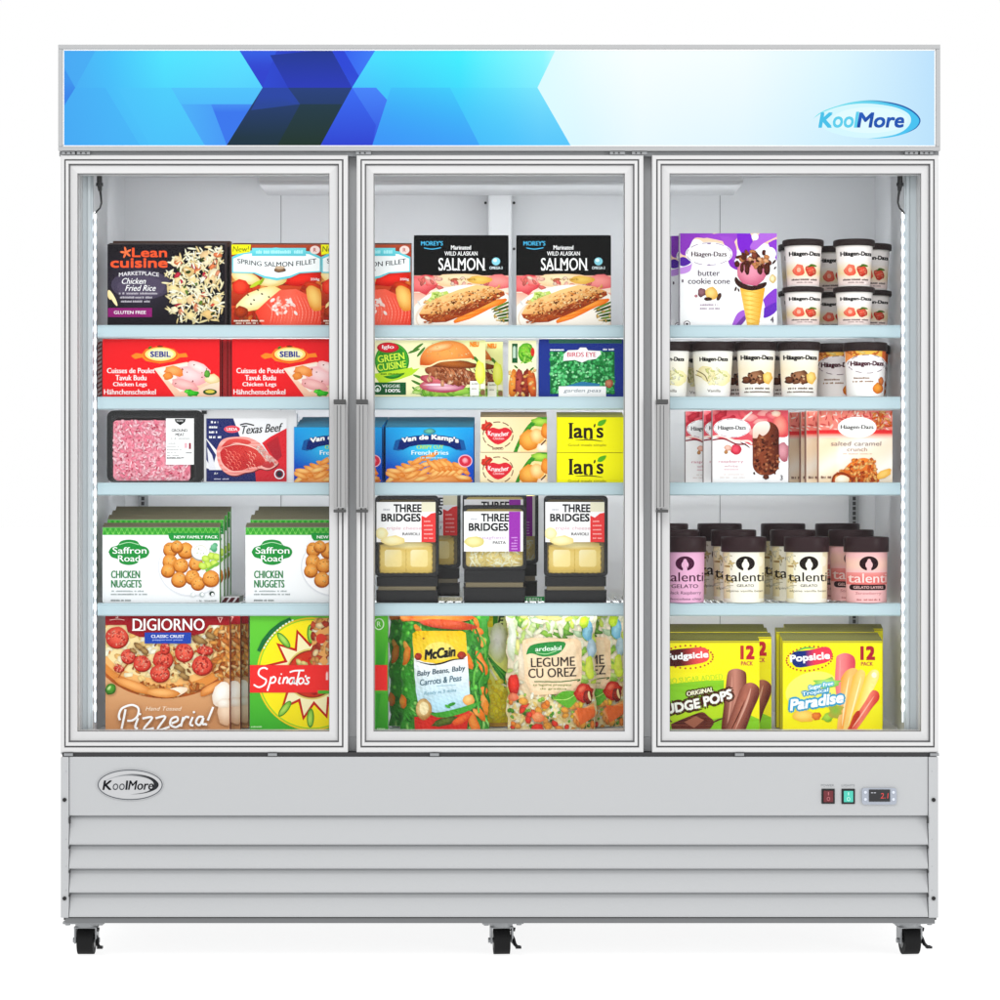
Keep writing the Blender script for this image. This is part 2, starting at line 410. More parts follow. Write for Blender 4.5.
def hcol(x, y):
    x = max(63, min(935.9, x)); v = max(0, min(1, (y - 56) / 84))
    for i in range(len(ST) - 1):
        if ST[i][0] <= x <= ST[i + 1][0]:
            tt = (x - ST[i][0]) / (ST[i + 1][0] - ST[i][0])
            return mix(mix(H(ST[i][1]), H(ST[i][2]), v), mix(H(ST[i + 1][1]), H(ST[i + 1][2]), v), tt)
    return H('ffffff')
a.r(63, 49.6, 935.5, 145.6, hcol, 60, 8)
a.p([(63, 49), (96, 49), (75, 87.5), (63, 104)], lambda x, y: mix(hcol(x, y), H('46a6f3'), .6))
a.p([(63, 66), (75, 87.5), (63, 107)], ('3e96ee', '3a86ea'))
a.p([(75, 87.5), (105, 87.5), (140, 146), (63, 146), (63, 107)], lambda x, y: mix(hcol(x, y), H('45aef6'), .45))
a.p([(118, 87.5), (172, 87.5), (206, 146), (150, 146)], lambda x, y: mix(hcol(x, y), H('4cc4fb'), .5))
a.p([(171, 87.5), (262.5, 87.5), (227, 146), (205, 146)], lambda x, y: mix(H('50c4fc'), H('48a4f8'), (y - 88) / 55))
a.p([(181, 104), (252.6, 104), (227, 146), (205, 146)], lambda x, y: mix(H('4cb0f9'), H('4692f6'), (x - 181) / 60))
a.p([(211, 104), (252.6, 104), (227, 146)], ('468ff4', '3b78ee'))
a.p([(556, 49), (936, 49), (936, 146), (571, 146), (537.5, 87.5)], lambda x, y: mix(H('dcfbff'), hcol(max(x, 580), y), (x - 537) / 50))
# dark chevron
a.p([(238.5, 49), (331, 49), (352, 87.5), (262.5, 87.5)], lambda x, y: mix(H('304fdc'), H('2a38b4'), (x - 240) / 90))
a.p([(238.5, 49), (277, 49), (262.5, 87.5)], ('3562e8', '3044cf'))
a.p([(270, 55), (331, 49), (352, 87.5), (288, 87.5)], lambda x, y: mix(H('243a92'), H('2b3cbc'), (y - 49) / 40))
a.p([(262.5, 87.5), (352, 87.5), (320, 146), (226, 146)], lambda x, y: mix(H('28417c'), H('203644'), (y - 88) / 50))
a.p([(262.5, 87.5), (288, 87.5), (300, 104), (251, 110)], ('2b47a6', '2a4796'))
a.p([(300, 104), (342, 104), (320, 146), (277, 146)], lambda x, y: mix(H('243c4a'), H('22362e'), (y - 104) / 40))
a.p([(331, 49), (376, 49), (352, 87.5)], lambda x, y: mix(H('3358ee'), H('3f7ef8'), (x - 331) / 45))
a.p([(331, 49), (343, 49), (359, 76), (352, 87.5)], ('2d48d8', '3050d8'))
a.p([(352, 87.5), (376, 87.5), (391, 104), (372, 146), (320, 146)], lambda x, y: mix(H('4684fa'), H('3048dc'), (y - 88) / 60))
a.p([(352, 87.5), (376, 125), (372, 146), (320, 146)], lambda x, y: mix(H('3a6cf4'), H('2f42d0'), (y - 88) / 60))
a.p([(391, 87.5), (450, 87.5), (480, 146), (372, 146)], lambda x, y: mix(hcol(x, y), H('3c96f8'), .25 + (y - 88) / 120))
a.p([(450, 87.5), (537.5, 87.5), (571, 146), (480, 146)], lambda x, y: mix(hcol(min(x, 540), y), H('48bcfb'), .15 + (y - 88) / 130))
def swoosh(a, ox, oy, sc, c1, c2, dark):
    O = [(812.7, 118.8), (822, 111.5), (838, 105.6), (853, 101.8), (870, 100.2), (888, 102.2), (903, 106), (914, 112), (920.4, 120), (916, 128), (905, 133.6), (889, 137.4), (867, 139)]
    I = [(875, 137.9), (893, 135), (904, 130.4), (910.5, 123), (910, 115.5), (902, 109.6), (888, 105.6), (868, 103.4), (850, 104.4), (835, 107.6), (822, 112.6)]
    f = lambda P: [((x - 866) * sc + ox, (y - 119.5) * sc + oy) for x, y in P]
    a.p(smooth_line(f(O), 4) + smooth_line(f(I), 4), lambda x, y: mix(H(c1), H(c2), (x - ox + 40 * sc) / (80 * sc)))
    a.l(f([(850, 102.4), (870, 100.5), (888, 102.4), (903, 106.2), (914, 112.2), (920, 120), (916, 127.8), (906, 133)]), 1.5 * sc, lambda x, y: mix(H(c1), H(dark), (x - ox + 15 * sc) / (40 * sc)), taper=True)
a.e(868, 120, 50, 18, H('d6f8ff')); a.e(870, 120, 38, 13, H('e2fbff'))
swoosh(a, 866, 119.5, 1, '7fe6ee', '49c3f2', '1c5aa8')
a.t('K', 826.5, 120, 13.5, 15.4, '48c2ea', .045, shear=.18); a.t('oo', 843.4, 122, 21, 11.4, '5fd0ee', .035, shear=.12); a.t('l', 856.6, 119.6, 3, 16, '5fd2f0', .02, shear=.15)
a.t('More', 881.5, 120, 46.5, 15.4, ('2a62c4', '1c48a0'), .035, shear=.18)
part(m, 'sign_panel', hd)

# doors
def door(x0, x1, ox0, ox1, oy0, oy1, hx, hinge_right):
    y0, y1 = 155, 752.3
    prof = [(0, .045), (0, .002), (.07, 0), (.22, 0), (.225, .004), (.30, .004), (.305, .0005), (.46, .001), (.465, .006), (.53, .006), (.535, .0085), (.965, .0050), (.97, .0135), (1.0, .0135), (1.0, .045)]
    cx, cz = (x0 + x1) / 2, (y0 + y1) / 2
    D = MB(); L = []
    for t, y in prof:
        L.append([(x0 + (ox0 - x0) * t, y1 + (oy1 - y1) * t), (x1 + (ox1 - x1) * t, y1 + (oy1 - y1) * t), (x1 + (ox1 - x1) * t, y0 + (oy0 - y0) * t), (x0 + (ox0 - x0) * t, y0 + (oy0 - y0) * t)])
    for i in range(len(prof) - 1):
        va = [(X(p[0]), prof[i][1], Z(p[1])) for p in L[i]]; vb = [(X(p[0]), prof[i + 1][1], Z(p[1])) for p in L[i + 1]]
        g = i in (4, 8, 9, 5, 12)
        D.add(va + vb, [(k, (k + 1) % 4, 4 + (k + 1) % 4, 4 + k) for k in range(4)], GROOVE if g else BEZ if i == 10 else ALU)
    va = [(X(p[0]), .045, Z(p[1])) for p in L[0]]; vb = [(X(p[0]), .045, Z(p[1])) for p in L[-1]]
    D.add(va + vb, [(k, (k + 1) % 4, 4 + (k + 1) % 4, 4 + k) for k in range(4)], GROOVE)
    root = part(D, 'door')
    g = MB(); g.box(X(ox0 - 2), X(ox1 + 2), .018, .022, Z(oy1 + 2), Z(oy0 - 2), GLASS); part(g, 'glass_pane', root)
    h = MB(); a, b = X(hx - 5.4), X(hx + 5.4)
    h.box(a, b, -.034, -.022, Z(508), Z(405), ALU2)
    for q in (.3, .62): h.box(a + (b - a) * q - .0009, a + (b - a) * q + .0009, -.0346, -.0341, Z(507), Z(406), GROOVE)
    hh = part(h, 'handle', root, bevel=.0012)
    for za, zb in ((509.5, 512.4), (400, 404.6)):
        q = MB(); q.box(a - .001, b + .001, -.035, .001, Z(zb), Z(za), BRKT); part(q, 'handle_bracket', hh, bevel=.001)
    return root
door(60.5, 347.7, 77.5, 328.6, 173.6, 731, 340.3, 0)
door(356.6, 643.4, 374, 624.3, 173.6, 731, 362.6, 1)
door(652.2, 938.6, 670.4, 921, 173.6, 731, 661.5, 1)
# shelves
TOPS = [325, 396.6, 482.4, 603]; LIP = .085
SZ = [Z(t_, LIP) for t_ in TOPS]; ZF = lz0 + .002
for zt, py in zip(SZ, TOPS):
    for xa, xb in ((97.5, 351.4), (352.6, 646.9), (648.1, 900.5)):
        m = MB(); xs0 = max(X(xa, LIP), -9); xs1 = X(xb, LIP); s0 = X(xa, LIP) * .955 if xa < 100 else xs0; s1 = X(xb, LIP) * .955 if xb > 900 else xs1
        zb = zt - .003
        for k in range(6): y = .095 + k * .098; m.box(s0 + .004, s1 - .004, y, y + .006, zb - .010, zb - .0045, SHELFM)
        n = 34
        for k in range(n): x = s0 + .004 + (s1 - s0 - .008) * (k + .5) / n; m.box(x - .002, x + .002, .09, .60, zb - .004, zb, SHELFM)
        m.box(s0 + .001, s1 - .001, .0885, .094, zb - .024, zb - .0005, SHELFM)
        sh = part(m, 'shelf')
        r = MB(); h = 13 * U * K(LIP)
        r.xprism([(LIP, zt), (LIP - .004, zt - .003), (LIP - .004, zt - h + .003), (LIP, zt - h), (LIP + .003, zt - h), (LIP + .003, zt)], xs0, xs1, RAIL)
        r.xprism([(LIP - .0055, zt - .002), (LIP - .0055, zt - .0045), (LIP - .0042, zt - .0045), (LIP - .0042, zt - .002)], xs0, xs1, RAIL)
        part(r, 'price_rail', sh, bevel=.0008)
# added unseen fill lamps brighten back wall and rear packs; light strips follow
lamp('shelf_strip_lamp', (0, .30, Z(184, .3) - .075), (math.radians(84), 0, 0), 1.76, .02, 1.6, (.96, .98, 1))  # added unseen fill lamp, not a shelf strip
for z_ in SZ:
    lamp('shelf_strip_lamp', (0, .33, z_ - .020), (math.radians(76), 0, 0), 1.76, .02, 1.1, (.96, .98, 1))  # added unseen fill lamp, not a shelf strip
    lamp('shelf_strip_lamp', (0, .112, z_ - .022), (math.radians(66), 0, 0), 1.76, .018, .45, (.96, .98, 1))  # added unseen fill lamp, not a shelf strip
for px in (95.4, 902.6):
    m = MB(); x = X(px, .055); m.box(x - .0016, x + .0016, .0515, .0535, Z(722, .055), Z(212, .055), LEDH); st = part(m, 'light_strip')
    m = MB(); p = 216
    while p < 720:
        m.add([(x + sx_ * .0031, .0505, Z(p, .055) + sz_ * .0090) for sx_, sz_ in ((-1, -.7), (-.5, -1), (.5, -1), (1, -.7), (1, .7), (.5, 1), (-.5, 1), (-1, .7))], [tuple(range(8))], LED)
        p += 12.6
    part(m, 'diode', st)['kind'] = 'stuff'
for cx in (352, 647.5):
    m = MB(); m.box(X(cx - 5, .10), X(cx + 5, .10), .1005, .103, Z(722, .1), Z(180, .1), LEDH); part(m, 'light_strip')
for px, s in ((99.5, -1), (900, 1)):
    m = MB(); f = lambda dx, py, y=.05: (X(px, .05) + s * dx * U, y, Z(py, .05))
    m.tube([f(0, 170), f(0, 178), f(0, 184), f(-.6, 191)], [.0062, .0062, .0066, .0042], BLACK, 10)
    m.tube([f(0, 183), f(0, 186)], .0085, BLACK, 10)
    m.tube([f(-.6, 190), f(-1.6, 197), f(-2, 203), f(-.5, 208), f(2.5, 211), f(4.6, 214)], [.0032, .0026, .0022, .002, .002, .002], BLACK, 8)
    part(m, 'light_cord')

# base: plain panel, louvres, side strips
bz = lambda py: Z(py)
m = MB(); m.box(X(61.5), X(938.5), .030, YB, Z(922), Z(755.4) - .001, DARK); part(m, 'compressor_housing')
m = MB(); m.box(X(69.3), X(928), -.001, .0295, bz(815.6), bz(756.8), PAINT)
bp = part(m, 'front_panel', bevel=.0015)
q = MB(); q.box(X(62), X(937), .004, .0465, Z(756.4), Z(752.8), DARK); part(q, 'door_gap_seal')
for px in (268, 430, 735, 64, 930):
    q = MB(); q.box(X(px), X(px + 9), -.002, .0035, Z(756), Z(753.2), STEEL); part(q, 'hinge_bracket')
m = MB()
for i, (ya, yb_) in enumerate(((816, 844.6), (845.2, 868.6), (869.2, 892.6), (893.2, 917))):
    za, zb_ = bz(ya), bz(yb_)
    m.xprism([(.028, za - .0003), (.0165, za - .0008), (.0125, za - .005), (-.0045, zb_ + .006), (-.0065, zb_ + .003), (-.005, zb_ + .0006), (.029, zb_ + .0005), (.029, za - .0003)], X(69.6), X(927.6), PAINT)
for ya in (816, 845.2, 869.2, 893.2):
    for xa in (69.5, 926.6): m.box(X(xa), X(xa + 1.3), -.0072, .0, bz(ya + (7 if ya < 820 else 3.4)), bz(ya + .6), DARK)
part(m, 'louvre_panel')
for xa, xb in ((61, 69), (928.3, 938)):
    m = MB(); m.box(X(xa), X(xb), -.005, .0295, bz(917.5), bz(756.8), PAINT); sp = part(m, 'side_strip', bevel=.0015)
    for py in (799.5, 898):
        q = MB(); q.cyl((X((xa + xb) / 2), -.008, bz(py)), 'y', .0046, .0035, BLACK, 14); part(q, 'screw', sp)
    for py in (771, 839, 866, 890):
        q = MB(); q.cyl((X((xa + xb) / 2 + (1.5 if xa < 100 else -1.5)), -.0055, bz(py)), 'y', .0012, .0008, SEAM, 8); part(q, 'rivet', sp)
m = MB(); m.box(X(65), X(935), .001, YB - .005, bz(923.3), bz(917.9), mat('bottom_rail_grey', (.15, .155, .16), rough=.5)); part(m, 'bottom_rail', bevel=.001)
# badge
m = MB()
m.v = []; pts = [(X(130.4) + 33.2 * U * math.cos(2 * math.pi * i / 48), bz(784.6) + 15.8 * U * math.sin(2 * math.pi * i / 48)) for i in range(48)]
m.prism(pts, -.004, -.0012, PRINT, H('d6d7d9', .72))
a = Art(90, 765, 170, 805, m, lambda x, y, h: (X(x), -.0041 - h, bz(y)), PRINT, seed=3)
for i in range(26):
    a.e(130.4, 784.6, 32.6, 15.3, '6d7074', n=3) if False else None
def ring(a, cx, cy, rx, ry, wd, col, dash=None, n=60):
    for k in range(n):
        if dash and (k % dash[0]) >= dash[1]: continue
        t0, t1 = 2 * math.pi * k / n, 2 * math.pi * (k + 1) / n
        a._emit([[(cx + rx * math.cos(t0), cy + ry * math.sin(t0)), (cx + rx * math.cos(t1), cy + ry * math.sin(t1)), (cx + (rx - wd) * math.cos(t1), cy + (ry - wd) * math.sin(t1)), (cx + (rx - wd) * math.cos(t0), cy + (ry - wd) * math.sin(t0))]], a._c(col), k == 0)
ring(a, 130.4, 784.6, 32.6, 15.3, 1.1, '63666a')
swoosh(a, 130, 784, .53, 'a2a5a8', '2a2c2f', '16181a')
a.t('K', 108, 785, 9, 9.6, '1d1f22', .03, shear=.18); a.t('oo', 119, 786.6, 12, 6.6, '4c4f52', -.004, shear=.1); a.t('l', 127, 785, 2, 9.6, '2b2d30', .02, shear=.1); a.t('More', 141.5, 785, 25, 9.8, '1d1f22', .025, shear=.18)
part(m, 'badge', bp)
# controls
def ctl_box(x0, x1, y0, y1, d0, d1, mt, name, parent, bv=.001):
    q = MB(); q.box(X(x0), X(x1), d0, d1, bz(y1), bz(y0), mt); return part(q, name, parent, bevel=bv)
s1 = ctl_box(821.4, 834.6, 788.6, 803.6, -.004, -.0012, BLACK, 'rocker_switch', bp)
r1 = ctl_box(823.2, 832.8, 790.4, 801.8, -.008, -.0042, REDSW, 'rocker', s1)
s2 = ctl_box(841.4, 854.8, 788.6, 803.8, -.004, -.0012, BLACK, 'rocker_switch', bp)
r2 = ctl_box(843.4, 852.8, 790.6, 801.8, -.008, -.0042, GRNSW, 'rocker', s2)
m = MB(); a = Art(815, 770, 900, 810, m, lambda x, y, h: (X(x), -.0012 - h, bz(y)), PRINT)
a.t('POWER', 827.5, 785.3, 13, 2.2, '85888b', .0); a.t('LIGHTS', 848, 785.3, 13, 2.2, '85888b', .0)
part(m, 'switch_print', bp)
m = MB(); a = Art(815, 770, 900, 810, m, lambda x, y, h: (X(x), -.0085 - h, bz(y)), mat('switch_mark', attr=True))
a.t('I', 828, 793.2, .9, 3.4, 'b06a70'); ring(a, 828, 798.4, 1.7, 2, .6, 'b06a70', n=14)
part(m, 'rocker_mark', r1)
m = MB(); a = Art(815, 770, 900, 810, m, lambda x, y, h: (X(x), -.0085 - h, bz(y)), mat('switch_mark'))
a.t('I', 848, 793.4, .9, 3.2, 'bfe8dc'); ring(a, 848, 798.6, 1.7, 2, .6, 'bfe8dc', n=14)
part(m, 'rocker_mark', r2)
m = MB(); m.prism(rrect(X(861.6), X(896.2), bz(804.2), bz(787.8), .006), -.006, -.0012, mat('display_bezel', (.34, .37, .43), rough=.35)); th = part(m, 'temperature_display', bp, bevel=.0012)
q = MB(); q.box(X(868.6), X(889.6), -.0075, -.0062, bz(801.2), bz(789.2), SCRN)
a = Art(860, 780, 900, 810, q, lambda x, y, h: (X(x), -.0076 - h, bz(y)), DIGIT)
a.t('2.1', 884, 795.4, 7.5, 5.4, 'ff4030', 0, shear=.1)
a.m = mat('display_mark', (.45, .46, .5)); a.t('--', 873, 792.4, 5, .8, 'ffffff')
part(q, 'screen', th)
for px, py in ((865, 792), (865, 799), (893, 792), (893, 799)):
    q = MB(); q.cyl((X(px), -.0075, bz(py)), 'y', .0034, .0016, mat('button_blue', (.62, .66, .74), rough=.3), 14); part(q, 'button', th)

# castors
def castor(px, yaw, y=.075, vis=True):
    x = X(px, y); ztop = Z(923.4); e = empty('castor', (x, y, 0)); e.parent = FR; e.matrix_parent_inverse = FR.matrix_basis.inverted(); e.rotation_euler.z = yaw
    k = K(y); r = 13.9 * U * k * 1.0; top = ztop - .001
    m = MB(); m.cyl((-.0185, 0, r), 'x', r, .037, RUBBER, 40); m.cyl((-.0195, 0, r), 'x', r * .55, .039, BLACK, 24)
    o = m.build('wheel', e, bevel=.003); 
    m = MB(); m.box(-.048, .048, -.045, .045, top - .006, top, STEEL); m.cyl((0, 0, top - .016), 'z', .026, .0098, STEEL, 24)
    for sx_ in (-1, 1):
        m.prism([(sx_ * .0225, top - .0165), (sx_ * .0265, top - .0165), (sx_ * .0265, r - .006), (sx_ * .0225, r - .006)] if sx_ > 0 else [(-.0265, top - .0165), (-.0225, top - .0165), (-.0225, r - .006), (-.0265, r - .006)], -.016, .018, STEEL)
    m.box(-.0265, .0265, -.02, .02, top - .020, top - .0164, STEEL)
    m.cyl((-.031, 0, r), 'x', .006, .062, STEEL, 12); m.build('fork', e, bevel=.0008)
    for bx_, by_ in ((-.038, -.035), (.038, -.035)):
        q = MB(); q.cyl((bx_, by_, top - .0095), 'z', .006, .0034, STEEL, 8); q.build('bolt', e)
    m = MB(); m.tube([(.022, -.008, r + .014), (.027, -.012, r + .004), (.029, -.022, r - .006), (.034, -.030, r - .011), (.040, -.032, r - .011)], [.0045, .0045, .0045, .004, .004], BLACK, 8)
    m.box(.030, .043, -.040, -.026, r - .014, r - .009, BLACK); m.tube([(.02, -.01, top - .022), (.031, -.012, top - .024)], .005, BLACK, 8)
    m.build('brake_pedal', e)
for px, yw in ((86.5, 0), (501.5, .08), (909.5, .12)): castor(px, yw)
for px in (100, 501, 900): castor(px, 0, .60)

# ------------------------------------------------------------------ packages
def ZS(i): return ZF if i == 4 else SZ[i]
def place(src, cx, d, zs, label, sz=1.0, sx=1.0, rot=0):
    o = dup(src); o.location = (X(cx, d), d, zs); o.scale = (sx, 1, sz); o.rotation_euler = (0, 0, rot + random.Random(label).uniform(-.007, .007)); o['label'] = label; return o
def carton(name, label, cat, group, x0, y0, x1, sh, d, t, draw, body, top, slant=0, side=None, seed=1, zs=None, cut=None, rot=0, ybase=None):
    zs = ZS(sh) if zs is None else zs; k = K(d); cx = (x0 + x1) / 2; hw = (x1 - x0) / 2 * U * k; h = Z(y0, d) - zs; sl = slant * U * k
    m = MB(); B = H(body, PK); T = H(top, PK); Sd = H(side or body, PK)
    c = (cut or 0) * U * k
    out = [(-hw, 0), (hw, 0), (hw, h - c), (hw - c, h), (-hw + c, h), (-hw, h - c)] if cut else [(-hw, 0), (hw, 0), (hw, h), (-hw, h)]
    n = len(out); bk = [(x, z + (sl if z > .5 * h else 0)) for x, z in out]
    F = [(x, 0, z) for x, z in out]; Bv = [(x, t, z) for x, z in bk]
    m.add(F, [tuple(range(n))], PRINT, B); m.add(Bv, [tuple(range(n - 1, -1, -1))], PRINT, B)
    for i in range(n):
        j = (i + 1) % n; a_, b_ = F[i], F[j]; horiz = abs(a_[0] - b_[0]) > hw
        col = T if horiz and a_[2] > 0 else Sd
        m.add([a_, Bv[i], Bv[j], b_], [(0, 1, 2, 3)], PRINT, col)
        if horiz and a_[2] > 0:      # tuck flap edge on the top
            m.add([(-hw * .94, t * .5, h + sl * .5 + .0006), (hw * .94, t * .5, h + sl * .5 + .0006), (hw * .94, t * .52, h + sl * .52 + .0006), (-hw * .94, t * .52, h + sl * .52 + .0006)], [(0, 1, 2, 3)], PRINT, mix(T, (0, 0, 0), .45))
    A = Art(x0 + .15, y0 + .1, x1 - .15, ybase or 2000, m, lambda x, y, hh: ((x - cx) * U * k, -hh, max(Z(y, d) - zs, .0003)), PRINT, sx=5, sy=5, seed=seed)
    A.R = (A.R[0], A.R[1], A.R[2], 500 + (CZ - zs) / (U * k) - .1)
    if cut: pass
    draw(A)
    o = m.build(name, None, (X(cx, d), d, zs)); o.rotation_euler.z = rot
    return tag(o, label, cat, group)

# ---- first shelf
def pasta_meal(a):
    a.r(107, 244, 226, 326, lambda x, y: mix(H('1b171d', PK), H('3a3444', PK), math.exp(-((x - 140) ** 2 / 900 + (y - 285) ** 2 / 500))), 12, 8)
    a.e(141, 285, 30, 15, H('4b4456', PK)); a.e(141, 287, 24, 11, H('554d60', PK))
    a.t('Lean', 149.5, 252.5, 35, 9.5, 'e8603a', .03); a.t('cuisine', 139, 263, 57, 9.6, 'e8603a', .04)
    for r_ in range(5):
        g = math.radians(r_ * 72 - 30); a.e(126 + 3 * math.cos(g), 252.5 + 3 * math.sin(g), 3, 1.1, 'ef7c50', math.degrees(g), 10)
    a.t('MARKETPLACE', 139, 274, 40, 4, 'f2f0f2', .01, arc=1.5); a.t('Chicken', 134, 281, 24, 6, 'ffffff', .01, shear=.3); a.t('Fried Rice', 141, 288, 30, 6, 'ffffff', .01, shear=.3)
    for i in range(3): a.micro(119 + i, 292.4 + i * 4, 158 - i * 4, 2, 'b9b4bd')
    a.r(108, 308, 152, 317, ('8a2470', '2b1d2c', 'x'), 6); a.t('GLUTEN FREE', 130, 312.4, 32, 3.4, 'ffffff', .02)
    a.e(109, 295, 5, 1.7, 'f2dba4', 70); a.e(113, 298, 9, 1.9, 'f5e3b4', 62)
    def ins(x, y):
        lx = 186 - 20 * math.sin(min(max((y - 243) / 75, 0), 1) * 2.6) + 6 * math.sin(y * .5); return x > lx and ((x - 196) / 36) ** 2 + ((y - 283) / 42) ** 2 < 1.15
    a.sc(260, (160, 246, 222, 322), ['f6edc6', 'efe0ae', 'fff8de', 'ecd7a0'], 4.2, .9, ins, shade=.84)
    a.sc(26, (168, 252, 220, 316), ['f3dfa8', 'f7eccb', 'e9c88c', 'f2d2a2'], 5.2, 4, ins, shade=.86, rough=.25)
    a.sc(16, (175, 255, 220, 312), ['e88a5c', 'd9604a', 'c63c50', 'e29a78'], 3.8, 2.2, ins, rough=.3)
    a.sc(20, (172, 255, 218, 314), ['6c8a3a', '3b4a1c', '8c6a30', '2c2a1a'], 2.2, 1.3, ins, rough=.3)
    a.sc(110, (162, 248, 221, 322), ['fdf6dc', 'f4e7ba', 'fffbe9'], 3.2, .8, ins, shade=.88)
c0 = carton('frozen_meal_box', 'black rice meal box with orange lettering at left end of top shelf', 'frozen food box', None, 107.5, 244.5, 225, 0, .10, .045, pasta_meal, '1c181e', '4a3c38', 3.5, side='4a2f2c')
carton('frozen_meal_box', 'dark brown topped box directly behind the black rice meal box', 'frozen food box', None, 113, 241, 230, 0, .16, .045, lambda a: a.r(113, 241, 230, 247, ('58443c', '33282a', 'x')), '2a2224', '6a5850', 1, side='6a4434')

def fillet(a):
    a.r(231, 245, 322, 326, ('c8502e', '8f2a18'), 1, 4)
    a.r(231, 245, 322, 252, ('b4563a', '8c3c28'))
    a.sc(60, (232, 275, 321, 324), ['c8401f', 'b3341e', 'd87a3a', 'a8502a', 'e8a05a'], 6, 3.5, rough=.3)
    a.b(303, 279, 20, 6.5, 'ee3a2c', 'b81c14', -8); a.b(313, 287, 10, 5, 'd84a22', '9a2a10', 20)
    a.b(246, 278, 15, 6, 'fdf0cc', 'e9c77c', 15, .08); a.b(241, 287, 8, 8, 'f0553c', 'c22c1c')
    a.b(273, 281, 14, 5.5, 'f6ecc2', 'dcc178', -8, .08); a.e(256, 284, 7, 1.8, 'b8c83c', -30); a.e(262, 281, 5, 1.3, '8fa828', -60)
    a.b(259, 299, 24, 9.5, 'fff4d0', 'efcf86', -22, .05, 20)
    for px, py in ((248, 295), (254, 300), (262, 294), (251, 304), (269, 297), (258, 290)): a.e(px, py, 1.2, .8, '3e3a1c', 30, 8)
    a.p([(268, 300), (280, 290), (296, 289), (312, 297), (321, 310), (321, 325), (262, 325), (255, 312)], lambda x, y: mix(H('f4705c', PK), H('d83c28', PK), abs(x - 290) / 40))
    for i in range(16):
        x = 266 + i * 3.4; a.l([(x, 303 - 8 * math.sin(i / 5)), (x + 6, 311), (x + 4, 324)], .8, ('f89888', 'ee6a56') if i % 3 else ('fcb4a4', 'f07a68'), taper=True)
    a.sc(30, (272, 298, 296, 314), ['ffd9d0', 'ffe9e2', 'ffb9a8'], 2.4, 1.3, shade=.92)
    a.b(315, 298, 8, 14, 'f8cf7e', 'd98f3c', -20); a.b(241, 312, 7, 6, 'b4481e', '7a2a10'); a.micro(234, 320, 264, 1.6, 'f6e6d8'); a.micro(236, 322.6, 258, 1.2, 'f6e6d8')
    P = [(232, 257), (243, 251.5), (276, 247.5), (310, 251.5), (321, 257), (321, 272), (300, 273.5), (290, 278), (277, 280.5), (264, 278), (254, 273.5), (232, 273)]
    a.p(P, '74cdd6'); a.p([(x * .97 + 8.4, y * .82 + 48) for x, y in P], 'f4fbfc')
    a.r(252, 248, 306, 256, ('86dde4', '62c4d0')); a.micro(256, 250.2, 303, 3.4, 'b9eef2')
    a.t('SPRING SALMON FILLET', 277, 262.6, 79, 5, '1e2430', .02, arc=-3.5)
    a.b(280, 270, 6, 2.6, '9a7a5c', '5a4030'); a.e(280, 267.6, 5, 1.5, 'cbb39a')
    a.e(315, 250, 5, 4.2, 'f2dcd6'); a.t('R', 315, 250, 3, 4, 'a8322c', .02)
    a.p([(231.5, 243), (251, 244.5), (250, 252), (232, 255)], 'f3ee2a'); a.t('New!', 241, 249, 16, 6, '8a8a1c', .03, shear=.1)
    a.t('350g', 315, 279.6, 9, 3.2, 'ffffff', .02)
s1_ = carton('fish_fillet_box', 'salmon fillet box with turquoise banner right of the black rice meal box', 'frozen food box', 'fish fillet boxes', 231.4, 244.6, 321.6, 0, .10, .045, fillet, 'a8482e', '7a4c34', 3.5, side='7e3c26', seed=4)
place(s1_, 366, .10, ZS(0), 'salmon fillet box half hidden by the door frames beside the black salmon boxes')

